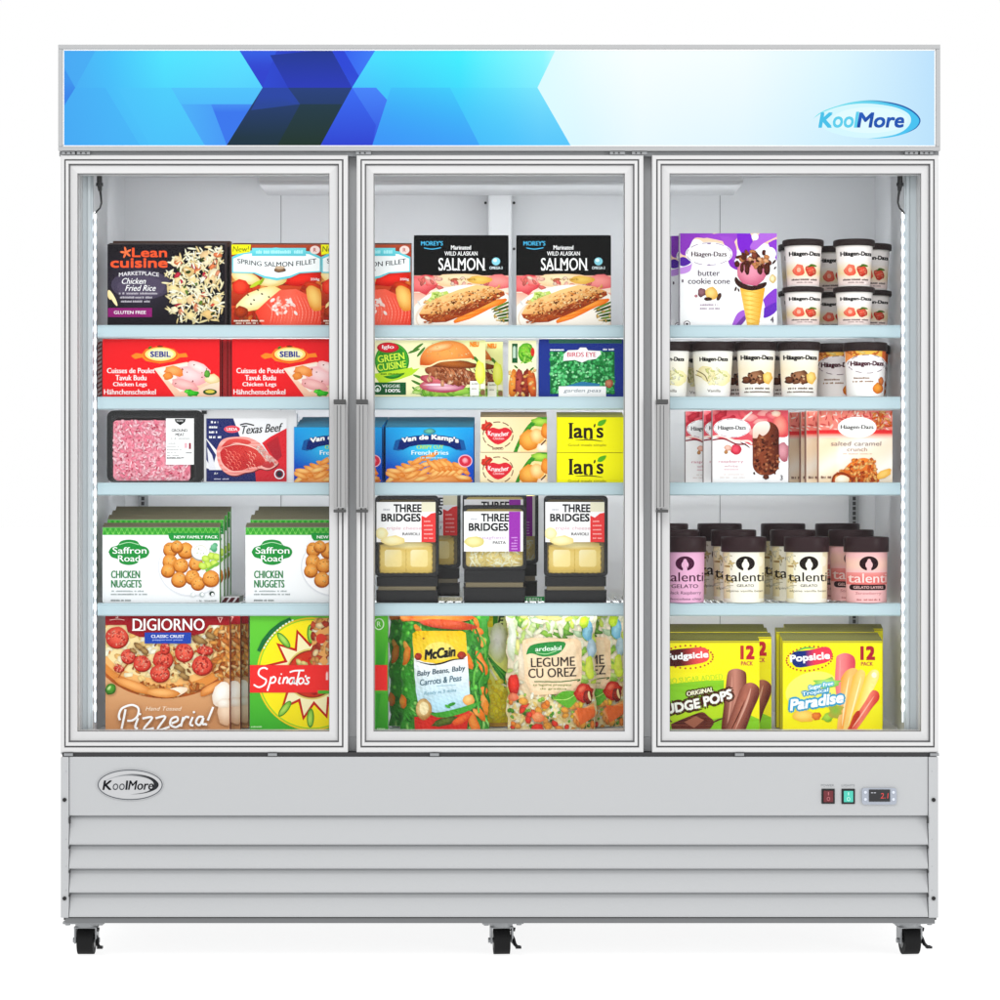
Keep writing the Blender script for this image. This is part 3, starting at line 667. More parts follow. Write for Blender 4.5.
def salmon(a):
    a.r(413, 235, 509, 276, '050506'); a.r(413, 275.5, 509, 327, ('e8b09c', 'f4e4d4'), 1, 3)
    a.b(422, 284, 16, 10, 'ec8484', 'c84850', 0, .2); a.b(433, 281, 9, 5, 'f4a8a0', 'd86060', 0, .2); a.b(498, 282, 18, 8, 'f0a098', 'd4646c', 0, .2); a.b(460, 280, 28, 7, 'f8e4c0', 'ecc49c'); a.sc(24, (415, 277, 507, 290), ['f4c0b0', 'e07870', 'f8dcc8'], 4, 2); a.b(480, 280, 12, 4, 'e8c870', 'd8a850')
    a.e(463, 312, 52, 27, 'faf2e8', -6, 40); a.e(462, 314, 47, 22, 'e6d8c8', -6, 40); a.e(462, 315.4, 45, 20.5, 'f8f0e6', -6, 40)
    a.b(437, 298, 11, 6, 'dbe69a', 'b9cf6c', -20, .3); a.sc(16, (430, 293, 448, 303), ['c2d878', '9cc04a', 'e8f0b0'], 2.4, 1)
    for q in ((470, 312, -24), (476, 308, -20), (484, 304, -16)): a.b(q[0] + 3, q[1] + 1.5, 22, 3.6, 'f8a850', 'e0701c', q[2], .05)
    for i in range(6): a.b(501 + i * 1.2, 305.5 + i * 3, 11 - i * .6, 1.2, ('7c9a44', '3c5a24')[i % 2], ('3a5a22', '1c3014')[i % 2], -24 + i * 4, .06)
    a.sc(10, (494, 304, 508, 321), ['c8a860', 'e8c888'], 2, .8)
    fl_ = [(419, 314), (424, 305.5), (440, 297), (458, 290), (476, 285), (492, 286.5), (504, 291.5), (505, 295), (494, 301), (478, 309), (462, 316), (446, 322), (432, 322.5), (421, 318)]
    a.p(fl_, lambda x, y: mix(H('f6c88c', PK), H('cc8448', PK), (y - 318 + (x - 420) * .34) / 15 + .55))
    a.p([(436, 322.5), (446, 322), (462, 316), (478, 309), (494, 301), (505, 295), (504, 291.5), (490, 295), (474, 301), (456, 310), (442, 314)], ('b25c2c', '8c3c1c'))
    a.p([(419, 314), (442, 314), (437, 322.6), (430, 322), (421, 318)], ('c4703c', '9c4a24'))
    for i in range(9): a.l([(425 + i * 8.6, 309 - i * 2.6), (434 + i * 8, 305 - i * 2.2)], .8, 'd98a48')
    a.sc(46, (430, 288, 498, 314), ['7a4420', '8f5228', '5c3a1c', 'f2c88a'], 1.3, .7, lambda x, y: y > 312 - (x - 425) * .33 and y < 322 - (x - 440) * .4, rough=.3)
    top_ = lambda x, y: y > 300 - (x - 428) * .21 and y < 317.5 - (x - 425) * .29 and 424 < x < 501
    a.sc(150, (424, 284, 501, 317), ['f2c88c', 'ecb474', 'dc9c58', 'f8d8a4', 'cc8448', 'f0c080'], 1.5, .8, top_, shade=.9, rot=(-40, 0)); a.sc(34, (424, 284, 501, 316), ['7a4420', '5c3a1c', '8f5228'], .9, .5, top_)
    a.sc(60, (420, 300, 505, 323), ['c87444', 'a04c28', 'd88c5c'], 1.6, .6, lambda x, y: 318 - (x - 425) * .29 < y < 323 - max(0, x - 432) * .37, rot=(-30, -10))
    a.e(419, 303, 3, .8, 'd9d9d9', 60)
    a.t("MOREY'S", 432, 243.4, 22, 4.8, '58b8e0', .03); a.l([(424, 248), (432, 249.2), (441, 247.8)], .9, '58b8e0')
    a.t('Marinated', 461, 247.6, 20, 4.6, 'f6f6f6', .03); a.t('WILD ALASKAN', 461, 253.6, 33, 4.4, 'f6f6f6', .02); a.t('SALMON', 461.5, 264.2, 46, 12.6, 'ffffff', .015)
    for px in (440.6, 448.4, 454.5, 458.6, 463.8, 470.2, 484): a.r(px - 1.6, 269.7, px + 1.6, 270.6, 'ffffff'); 
    a.e(496, 261.5, 4.2, 3.9, '8fd0de'); a.e(495, 260.4, 2, 1.8, 'e2f6fa'); a.t('OMEGA-3', 496, 268, 13, 3, 'e8f4f8', .03)
    a.t('Savory Herb', 462, 279.6, 28, 3, 'a07820', .01)
sa = carton('salmon_box', 'black topped grilled salmon box beside the salmon fillet box, nearer the left door', 'frozen food box', 'black salmon boxes', 413.8, 235.2, 508.6, 0, .10, .04, salmon, '0a0a0b', '2a2a2a', 0, side='1a1a1b', seed=9, cut=2.4)
place(sa, 563.6, .10, ZS(0), 'black topped grilled salmon box at right end of the middle top shelf')

def cone(a):
    a.r(678, 233, 779, 327, 'fbf9fa')
    for i, (P, c) in enumerate((
        ([(678, 233), (778, 233), (778, 246), (760, 243), (748, 252), (735, 250), (728, 262), (700, 240), (690, 244), (687, 258), (678, 262)], 'f8d2b8'),
        ([(680, 233), (712, 233), (706, 238), (695, 238), (690, 246), (687, 255), (680, 252)], '8e44b8'),
        ([(698, 236), (722, 233), (738, 233), (732, 244), (722, 241), (713, 239)], '9a52c4'),
        ([(720, 236), (732, 238), (737, 252), (733, 262), (727, 250)], 'a05ac8'), ([(737, 233), (750, 233), (753, 250), (745, 256), (738, 247)], '7f2fc4'),
        ([(760, 233), (778, 233), (778, 236), (764, 243), (755, 250), (750, 246)], 'b070d4'), ([(768, 243), (778, 240), (778, 260), (774, 256), (770, 248)], '9048c8'),
        ([(727, 256), (735, 262), (738, 270), (730, 266)], '8a40b8'), ([(680, 258), (684, 257), (691, 262), (685, 266), (680, 265)], '5a2e9e'),
        ([(680, 268), (690, 265), (692, 262), (690, 271), (680, 274)], 'c89ae0'),
        ([(732, 325), (737, 314), (744, 310), (746, 315), (741, 320), (738, 326)], 'a86ad0'), ([(735, 326), (744, 316), (746, 319), (740, 326)], '7a4aa0'),
        ([(763, 300), (768, 294), (777, 289), (777, 310), (764, 318), (765, 308)], '8a4ac4'), ([(764, 308), (777, 302), (777, 310), (765, 318)], '6a38b4'))):
        a.p(smooth_line(P + [P[0]], 4)[:-1], c)
    a.e(755, 237, 3.5, 3.4, 'ffffff'); a.e(771, 253, 5, 6, 'fff6ef', -20)
    a.e(709, 254, 23.5, 12, 'fdfcfc', 0, 36)
    ring(a, 709, 254, 22.6, 11.4, .7, '9a86a4', (6, 4), 60)
    a.t('Häagen-Dazs', 709, 254.8, 35.5, 6.8, '40122f', .035); a.e(709, 243.6, 1.8, .8, '9a86a4'); a.e(709, 265, 1.6, .8, '9a86a4')
    a.t('butter', 709, 273, 22, 6, '43304a', .015); a.t('cookie cone', 709, 281, 42, 6, '43304a', .015)
    a.b(702, 292.5, 4.2, 4.6, '9a7078', '5c3a40', 0, .2); a.b(711, 293.5, 6.4, 6.4, 'f3d892', 'd6a850'); a.b(719, 297, 2, 4, '5a3c34', '35201c', 20); a.b(708, 299, 4, 1.8, '4a2c24', '2c1814'); a.b(696, 296, 1.6, 1.4, 'c89098', '9a6068')
    a.micro(700, 304, 718, 1.8, 'b0a0b0'); a.micro(698, 307.6, 720, 1.8, 'b0a0b0')
    a.p([(740, 288), (765, 288), (758, 330), (748, 330)], lambda x, y: mix(H('f8d87e', PK), H('e2a840', PK), abs(x - 750) / 11))
    for i in range(8): a.l([(742 + i * .7, 292 + i * 4.6), (762.5 - i * .6, 290 + i * 4.6)], .6, 'e8b850'); a.l([(741 + i * .8, 290 + i * 4.6), (763 - i * .5, 294 + i * 4.6)], .6, 'e0a83c')
    a.p(smooth_line([(736, 284), (741, 288), (752, 290.5), (764, 287.5), (766, 282), (752, 286), (741, 282), (736, 277), (734.5, 280), (736, 284)], 3)[:-1], '3a201c')
    a.e(735.6, 289, 1, 2.4, '3a201c', 20, 10); a.e(738.5, 290, .8, 2, '3a201c', -20, 10)
    a.b(752, 272, 15, 14, 'e8a0b4', 'c46c86', 0, .05, 20)
    a.sc(46, (737, 251, 770, 268), ['8a4a34', 'c88a5c', '5a2a20', 'e8b48a', '6e3828'], 3, 2.2, lambda x, y: ((x - 753) / 17) ** 2 + ((y - 260) / 10) ** 2 < 1, rough=.3)
    for q in ((742, 268, 2, 5), (747, 269, 2.6, 5.6), (760, 270, 2.6, 5), (767, 269, 3, 6.4), (737, 264, 2.6, 3)): a.b(q[0], q[1], q[2], q[3], '5c2e22', '36180f', 0, .15)
    a.e(774, 262, 1, 3, '3a2020', 40, 8); a.e(775, 268, .8, 1.8, '3a2020', 30, 8); a.b(772.6, 279, 3.2, 4.2, 'f4ecc8', 'c9a860')
    a.t('4', 772, 319.6, 3.4, 6, '43304a', .02); a.e(687, 323.6, 3.2, 2.8, '3a3038'); a.e(687, 323.6, 2.6, 2.2, 'f4f2f3'); a.e(687, 324, 1.4, 1, '3a3038')
    a.e(682.6, 281, .8, 1.6, '5a4a5a')
cn = carton('ice_cream_cone_box', 'white ice cream cone box with purple swirls, front one on the right top shelf', 'ice cream box', 'ice cream cone boxes', 680, 233.2, 777, 0, .10, .05, cone, 'f2eff2', '6e5a72', 1.2, side='d9d2da', seed=2)
place(cn, 719, .158, ZS(0), 'white and purple cone box peeking out behind the front cone box', 1.0)

def tub(name, label, cat, group, cx, rl, ylid, hlid, rt, rb, ybase, d, zs, draw, base='f2eee8', seed=1, lidmat=None, foot=0, shoulder=0):
    k = K(d); u = U * k; m = MB(); zt = Z(ylid, d) - zs; zl = zt - hlid * u; zb = 0
    RT, RB, RL = rt * u, rb * u, rl * u
    prof = [(RB * .9, 0), (RB, .002)] + ([(RB * 1.0, foot * u), (RB * 1.0 + (RT - RB) * .5, zl * .5)] if foot else []) + [(RT, zl - .001 - shoulder * u), (RT - (.0015 if shoulder else 0), zl)]
    m.lathe(prof, PRINT, H(base, PK), 48)
    def rad(z): return RB + (RT - RB) * max(0, min(1, z / zl))
    def f(x, y, h):
        z = max(.001, Z(y, d) - zs); r = rad(z) + h + .0003; q = max(-.999, min(.999, (x - cx) * u / RT)); return (r * q, -r * math.sqrt(1 - q * q), z)
    A = Art(cx - rt * .985, ylid + hlid, cx + rt * .985, 500 + (CZ - zs) / u - .4, m, f, PRINT, sx=1.3, step=1.6e-5, seed=seed); draw(A, cx)
    o = m.build(name, None, (X(cx, d), d, zs)); tag(o, label, cat, group)
    l = MB(); e_ = min(.0025, hlid * u * .3)
    l.lathe([(RL - .0012, zl - .0005), (RL, zl + .0008), (RL, zt - e_ * 1.2), (RL - .001, zt - e_ * .4), (RL - .003, zt), (RL - .006, zt - .0006), (RL - .0075, zt - .0018), (.001, zt - .0018)], lidmat or LID, n=56)
    if hlid > 8:
        for i in range(56):
            if i % 2: continue
    l.build('lid', o)
    return o
def strawberry(a, cx):
    a.r(cx - 22, 248, cx + 22, 326, 'f7f1ee', 1, 2)
    a.r(cx - 22, 262, cx + 22, 276, lambda x, y: mix(H('f7f1ee', PK), H('eed8a8', PK), (y - 262) / 12), 1, 3); a.r(cx - 22, 275, cx + 22, 286, lambda x, y: mix(H('f0dcb8', PK), H('f6e4e0', PK), (y - 275) / 6), 1, 3)
    a.t('Häagen-Dazs', cx + .5, 255.8, 32, 5.6, '0c0808', .05)
    a.b(cx - 6.5, 271.6, 6.2, 5.8, 'f8a890', 'd8503c'); a.e(cx - 6.5, 271.6, 4, 3.8, 'e86a54'); a.e(cx - 6.5, 271.2, 2.2, 2.4, 'f8b8a0'); a.b(cx + 6.5, 272, 6.4, 5.4, 'e0604c', 'a82c24', 12); a.e(cx + 9, 266.8, 4, 1.2, '5e7a30', 10); a.e(cx + 6, 267.2, 3, 1, '4a6824', -20)
    a.sc(14, (cx + 2, 268, cx + 11, 276), ['f8c8a0', 'f0b090'], .5, .4); a.micro(cx - 14, 280, cx + 14, 1.8, '6a5a58'); a.micro(cx - 9, 283, cx + 9, 1.2, 'a08a88')
B0 = Z(286.6, .10)
sb = tub('ice_cream_tub', 'strawberry ice cream tub with brown lid, front left of the upper layer', 'ice cream tub', 'strawberry ice cream tubs', 803, 20.8, 240.4, 6.4, 18.4, 15.8, 286.4, .13, B0, strawberry)
ST_ = .0
for (cx, d, nm) in ((803, .13, 'front left'), (854, .13, 'front right'), (798.6, .235, 'rear left'), (871, .235, 'rear right'), (833, .30, 'rear middle')):
    for lay in (0, 1):
        if nm == 'front left' and lay == 1: continue
        place(sb, cx, d, ZS(0) if lay == 0 else B0, 'strawberry ice cream tub with brown lid, %s of the %s layer' % (nm, 'lower' if lay == 0 else 'upper'), (B0 - ZS(0) - .0005) / (Z(240.4, .13) - B0) if lay == 0 else 1.0)

# ---- second shelf
def chicken(a):
    a.r(102, 338, 222, 400, 'dc2a30')
    a.p([(154, 368.5), (187, 362), (221, 380), (221, 398), (176, 398)], ('f6dfca', 'f0c8b0')); a.p([(157, 369), (187, 363.5), (216, 379), (180, 392)], 'fae8dc')
    a.b(191, 376, 17, 9, 'fbdada', 'eba8ac', 12, .12, 20); a.b(199, 368, 12, 5, 'fde8e4', 'f0bcbc', 24); a.b(174, 371, 9, 5.4, 'f2b070', 'dc8440', 10, .25); a.b(185, 385, 14, 5, 'f6c8c4', 'e09c9c', 14); a.b(168, 376, 5, 4, 'e89a50', 'cf7830')
    a.sc(10, (172, 364, 208, 384), ['b04a3c', '8a3028'], .9, .6); a.b(212, 379, 8, 5, 'f8eac8', 'dcc48c'); a.b(207, 374, 3, 4, '6fae4c', '3c7a2a')
    a.b(192, 393, 7, 3.4, '4ec83c', '268c20', 0, .35); a.b(187, 391.6, 3, 2, '68dc50', '2f9c28', 0, .3); a.e(210, 392, 7, 3, '2c5224'); a.e(210, 391.6, 4.6, 1.7, 'd8c85c')
    a.p([(131, 356), (136, 353), (142, 354), (146, 349), (160, 345.5), (174, 349), (179, 354), (186, 353), (188, 357), (180, 357.5), (174, 361), (160, 363.5), (146, 361), (142, 357.5), (135, 359)], 'ef8a34')
    a.e(160.5, 354.4, 16.8, 7.8, 'e05a20'); a.e(160.5, 354.2, 15.6, 6.8, 'f6dc86'); a.e(160.5, 354.2, 13, 5.2, 'fbf0c0'); a.t('SEBIL', 160.5, 354.2, 20.5, 6, '2a3c8a', .05); a.e(150, 347.6, 2, 1, '3c7a2a', -30); a.e(160, 346.4, 3, .9, '7a3018')
    for i, q in enumerate(('Cuisses de Poulet', 'Tavuk Budu', 'Chicken Legs', 'Hähnchenschenkel')): a.t(q, 131 + (0, 0, -1, -1)[i], 370.6 + i * 7.1, (48, 31, 34, 52)[i], 5.6, 'fbeeee', .03)
ch = carton('chicken_leg_box', 'red chicken box with white lettering at left end of the second shelf', 'frozen food box', 'red chicken boxes', 102.5, 339, 219.6, 1, .10, .05, chicken, 'd4282e', '5a1a1a', 0, side='8e2024', seed=3)
place(ch, 290.5, .10, ZS(1), 'red chicken box right of the first, its right half behind the door frame')
place(ch, 165, .160, ZS(1), 'red chicken box in the second row behind the left red box', 1.0)
def redside(a):
    a.r(219, 339, 232, 400, ('8e2428', 'a4383a')); a.r(221.5, 339, 223, 400, '5c1418'); a.r(227, 339, 228.2, 400, '6a181c')
carton('chicken_leg_box', 'narrow red end of a chicken box standing between the two red boxes', 'frozen food box', 'red chicken boxes', 220.4, 339.4, 231.2, 1, .115, .16, redside, '8e2428', '4a1416')
def stripes(a):
    for i in range(14): a.p([(96.5, 344 + i * 4.4), (102, 340.4 + i * 4.4), (102, 342.4 + i * 4.4), (96.5, 346 + i * 4.4)], '6a3434')
carton('striped_box', 'narrow grey striped box end squeezed left of the red chicken box', 'frozen food box', None, 97.6, 341, 101.9, 1, .13, .12, stripes, 'b4a8a8', '6a6060')

def burger(a):
    a.r(365, 340, 487, 400, lambda x, y: mix(H('f8f2cc', PK), H('eef0b4', PK), (x - 380) / 100), 4)
    for q in ((418, 347, -35), (414, 351, -20), (421, 352, -50), (419, 377, 20), (417, 383, 25), (474, 358, 40), (478, 362, 60), (417, 391, 40), (424, 393, 10)): a.e(q[0], q[1], 6.5, 1.3, '4c7c34', q[2], 12)
    a.p([(376, 378), (400, 372), (420, 368), (412, 375), (398, 380), (380, 384)], 'b6d83c')
    a.e(392, 361, 17.2, 18, '2c7a2a', 0, 40); a.e(392, 360, 16, 16.8, '4aa03a', 0, 40); a.e(392, 359, 14, 14, '3a8c30')
    a.t('GREEN', 391, 357.6, 27, 7.6, 'd4ec5a', .03, -8); a.t('CUISINE', 391.6, 365.8, 29, 7.4, 'd4ec5a', .03, -8); a.p([(373, 374), (412, 367.4), (414, 371), (374, 378.2)], 'b8d83a'); a.micro(378, 373.2, 404, 1.6, '4c7c20')
    a.e(388, 347.6, 11, 5.2, 'a82430'); a.e(388, 347.2, 9.6, 4.2, 'd0303c'); a.t('Iglo', 388, 347.4, 12, 5, 'ffffff', .04)
    a.r(366, 382.4, 406, 394.8, '1e5a34', 1); a.t('VEGGIE', 391, 386, 18, 3, 'e8f2ea', .02); a.t('100%', 393, 390.6, 15, 3.8, 'ffffff', .04); a.e(377.6, 388.6, 3.4, 3.4, 'e8f2ea'); a.e(377.6, 388.6, 2.4, 2.4, '1e5a34'); a.e(377.6, 389.6, 1.2, 1.6, 'e8f2ea')
    a.b(448, 391, 34, 5.4, 'b8dc6c', '6ca838', 0, .25, 30); a.sc(26, (416, 387, 482, 396), ['a8d45c', 'c8e890', '7cb444'], 5, 1.6)
    a.b(443, 386, 23, 7, 'e8a0a4', 'a83c54', 0, .06, 26); a.b(437, 381, 17, 5, 'd87880', '9c3448', 12, .05); a.b(446, 388, 20, 3.2, 'f0c0cc', 'b05074', 0, .1); a.b(438, 385, 15, 1.6, 'fbe8ee', 'd08aa4')
    a.b(452, 374.5, 27, 9.5, 'c8845c', '7c3e28', 12, .08, 30); a.sc(34, (428, 370, 476, 386), ['e0a884', 'a05c3c', 'f0c8a8', '8c4830'], 3, 1.6, lambda x, y: ((x - 452) / 26) ** 2 + ((y - 377) / 8) ** 2 < 1)
    for i in range(9): a.l([(437 + i * 4.6, 364 + i * .6), (442 + i * 4.6, 370 + i * .9), (446 + i * 4.4, 377 + i * .5)], .8, '78402a')
    a.sc(40, (430, 366, 476, 384), ['d89c74', 'b06c48', '8c4c30', 'c88460'], 2.2, 1.1, lambda x, y: ((x - 453) / 24) ** 2 + ((y - 375) / 8) ** 2 < 1)
    a.b(452, 364, 27, 4.5, 'b06a34', '6a3218', 5, .2, 26)
    P = smooth_line([(420, 365), (421, 356), (428, 347), (440, 342), (452, 341), (463, 344), (470, 351), (474, 359), (466, 358.6), (458, 359.6), (448, 359.4), (438, 361.4), (428, 366), (420, 365)], 4)[:-1]
    a.p(P, lambda x, y: mix(H('f2a860', PK), H('c25a20', PK), ((x - 445) / 32) ** 2 + ((y - 351) / 17) ** 2))
    a.b(441, 347.6, 14, 3.6, 'fbd09a', 'e08c44', -12, .1); a.sc(20, (426, 343, 470, 357), ['f8dca8', 'e8b070'], 1, .5)
    a.l([(421, 366), (430, 366), (440, 361.6), (456, 360), (472, 359)], 1.6, 'fae0b4')
    a.t('NEU', 474.4, 344.4, 9, 5, 'f0902c', .06); a.r(470, 381, 479, 396, 'f4f4ee'); a.r(480.6, 384, 485, 389, 'f0ece0'); a.r(480.6, 390, 485, 395, '8a6a50'); a.micro(471.4, 383, 478, 1.6, 'a8a8a0'); a.micro(471.4, 388, 478, 1.6, 'b8b8b0')
    a.b(480, 373, 5, 12, 'eef08c', 'd8e048')
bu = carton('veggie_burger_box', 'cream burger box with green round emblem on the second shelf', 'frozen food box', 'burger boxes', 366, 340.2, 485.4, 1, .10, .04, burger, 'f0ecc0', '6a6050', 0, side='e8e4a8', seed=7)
place(bu, 443.8, .16, ZS(1), 'burger box in the row behind, its right end showing past the front one', 1.0)
def fing(a):
    a.r(507, 340, 538, 400, 'f8f4cc'); a.b(526, 353, 8, 10.4, '8cd048', '3c8c24', 0, .05, 22); a.sc(18, (520, 345, 532, 362), ['b0e468', '5cac34', 'a0dc50'], 3.4, .9); a.r(512, 343.6, 517.6, 363, '1e5a34'); a.micro(513, 346, 517, 12, 'cfe4d2'); a.e(532.6, 352, 2, 4.4, 'c83c30')
    for i, q in enumerate((513, 519.5, 526, 532)): a.b(q, 384, 4.4, 15, ('e8a04c', 'b4584c', '9c4434', 'd87c44')[i], ('b86420', '7c2c30', '5c1c18', 'a84418')[i], (4, 0, 2, -6)[i], .08, 18)
    a.sc(26, (509, 370, 536, 397), ['f0b868', 'c86c3c', '8a3024', 'f4cc8c'], 1.4, 1.8); a.e(516, 367, 2.5, .9, '3c6c20', 40); a.e(532, 369, 2.5, .9, '3c6c20', -40)
carton('fish_finger_box', 'small upright cream box between the burger box and the navy peas box', 'frozen food box', None, 508.4, 340.4, 536.4, 1, .10, .05, fing, 'f4f0cc', '6c6458', 0, seed=8)
def peas(a):
    a.r(538, 338, 625, 400, '263a86'); a.r(549, 339, 622, 343.4, ('3c5c6a', '3a6a5a', 'x'))
    a.r(550, 351.5, 614.6, 394, '1d6a3c')
    a.sc(380, (551, 352.6, 613.6, 393), ['4cbc6c', '62d082', '369c54', '84e49c', '288848'], 2.1, 1.7, shade=.68)
    a.sc(70, (551, 353, 613, 392), ['8ce8a0', 'b4f4c0'], 1, .8, shade=.8)
    a.micro(550, 349, 564, 1.8, 'e8ecf4'); a.micro(603, 348.6, 614, 1.8, 'e8ecf4')
    P = [(563, 361), (564, 354), (568, 350.4), (578, 350), (580, 347.6), (586, 347.6), (588, 350.4), (600, 351), (601, 354), (596, 359), (588, 360), (582, 362.6), (575, 360)]
    a.p(P, 'fbfbfb'); a.t('BIRDS EYE', 581.6, 354.6, 29, 5, 'c42c50', .03)
    a.p([(566, 386), (582, 381.6), (600, 384), (599, 389), (567, 389)], '3a7ca0'); a.r(558.6, 386.4, 606, 400, 'fbfbfb'); a.t('garden peas', 582.5, 391, 37, 4.6, '5a6a78', 0, shear=.3); a.b(609, 383.6, 4.2, 4.2, 'c89070', '8c4438')
carton('peas_box', 'navy blue box of green peas at right end of the second shelf', 'frozen food box', None, 538.8, 339.2, 623.4, 1, .10, .05, peas, '24387e', '2c4a5c', 0, seed=6, cut=3.0)

def pint_base(a, cx, tone='f5efe6'):
    a.r(cx - 24, 340, cx + 24, 400, lambda x, y: mix(H(tone, PK), H('fbf8f6', PK), abs((y - 372) / 24)), 1, 6)
def vanilla(a, cx):
    pint_base(a, cx, 'f6f0dc'); a.t('Häagen-Dazs', cx, 360.6, 29, 5.4, '0c0808', .05)
    a.b(cx + 4, 379, 15, 8, 'fbf8d8', 'f0e8b4', 0, .15, 20); a.b(cx - 8, 375, 9, 7, 'f4ecc8', 'e8dca8', 20, .2); a.sc(22, (cx - 14, 370, cx + 16, 386), ['fffbe4', 'f8f0c0', 'e4e49c'], 2.4, 1); a.l([(cx - 18, 371), (cx - 10, 376), (cx - 7, 382)], .9, '6a5a2c'); a.l([(cx - 19, 375), (cx - 13, 378)], .7, '8a7a40')
    a.t('Vanilla', cx, 391.4, 15, 3, '5a5048', .02)
def cookie(a, cx):
    pint_base(a, cx, 'f6ead0'); a.t('Häagen-Dazs', cx, 359, 33, 6, '0c0808', .05)
    a.b(cx - 2, 378, 9, 7, 'a87a5c', '5c3824', 0, .2, 18); a.b(cx - 11, 380.5, 5, 3.6, '7a4c34', '3a1e14', 0, .25); a.b(cx + 3, 381, 5, 4, '8c5c40', '4a2818', 0, .25); a.b(cx + 11, 378.6, 5.4, 6.4, 'f8dc90', 'e0b050', 0, .15); a.sc(10, (cx - 14, 374, cx + 4, 384), ['d8ac84', '3c2014', 'e8c8a0'], 1.2, .8)
    a.micro(cx - 13, 388, cx + 13, 2, '6a5a50'); a.micro(cx - 14, 391.6, cx + 14, 1.8, '7a6a60')
def caramel(a, cx):
    pint_base(a, cx, 'faf4f2'); a.r(cx - 24, 351, cx + 24, 358, ('f0c060', 'e8b858')); a.r(cx - 24, 351, cx - 14, 366, 'e89a5c'); a.r(cx + 15, 351, cx + 24, 362, 'd8703c'); a.sc(10, (cx - 20, 352, cx + 20, 357), ['d87838', 'f8dc90'], 3, .9)
    a.e(cx, 365, 20.5, 9.4, 'fbf3f4', 0, 30); ring(a, cx, 365, 19, 9.4, .7, '7a6a70', (5, 3), 50)
    a.t('Häagen-Dazs', cx + .4, 365, 34, 6.2, '4a0828', .05); a.micro(cx - 14, 378, cx + 2, 1.6, '8a6a50'); a.micro(cx - 15, 381.4, cx + 6, 1.6, '9a7a60')
    a.b(cx + 12, 389, 6, 5.6, 'f0a84c', 'c86c20'); a.b(cx + 15, 382, 3.4, 4, 'd88850', 'a85428')
zz1 = ZS(1)
vt = tub('ice_cream_tub', 'vanilla ice cream tub with brown lid, fully in view on the second shelf', 'ice cream tub', 'ice cream tubs on the second shelf', 712.6, 22.2, 342.6, 9, 20.2, 17, 397, .13, zz1, vanilla, seed=3)
place(vt, 669, .13, zz1, 'vanilla ice cream tub cut off by the left frame of the right door')
ck = tub('ice_cream_tub', 'cookie ice cream tub immediately right of the vanilla tub', 'ice cream tub', 'ice cream tubs on the second shelf', 756, 20.8, 342.4, 8.6, 19, 16.8, 397, .13, zz1, cookie, seed=4)
place(ck, 799, .13, zz1, 'cookie ice cream tub next to the caramel tub', sx=1.03)
cr = tub('ice_cream_tub', 'caramel ice cream tub with an oval emblem, frontmost at the right end', 'ice cream tub', 'ice cream tubs on the second shelf', 865, 22.2, 343, 8.6, 20.6, 18.4, 397, .125, zz1, caramel, seed=5)
place(cr, 835.5, .235, zz1, 'caramel ice cream tub half hidden behind the front caramel tub', 1.03)
for cx, s_, lb in ((695, vt, 'vanilla tub in the second row behind the vanilla tubs'), (742, ck, 'cookie tub in the second row left of the middle'), (786, ck, 'cookie tub in the second row behind the two front cookie tubs')):
    place(s_, cx, .24, zz1, lb, 1.055)
place(cr, 868, .345, zz1, 'caramel tub in the rearmost row at the right end', 1.06)
place(vt, 655, .345, zz1, 'vanilla tub in the rearmost row at the left end', 1.06)

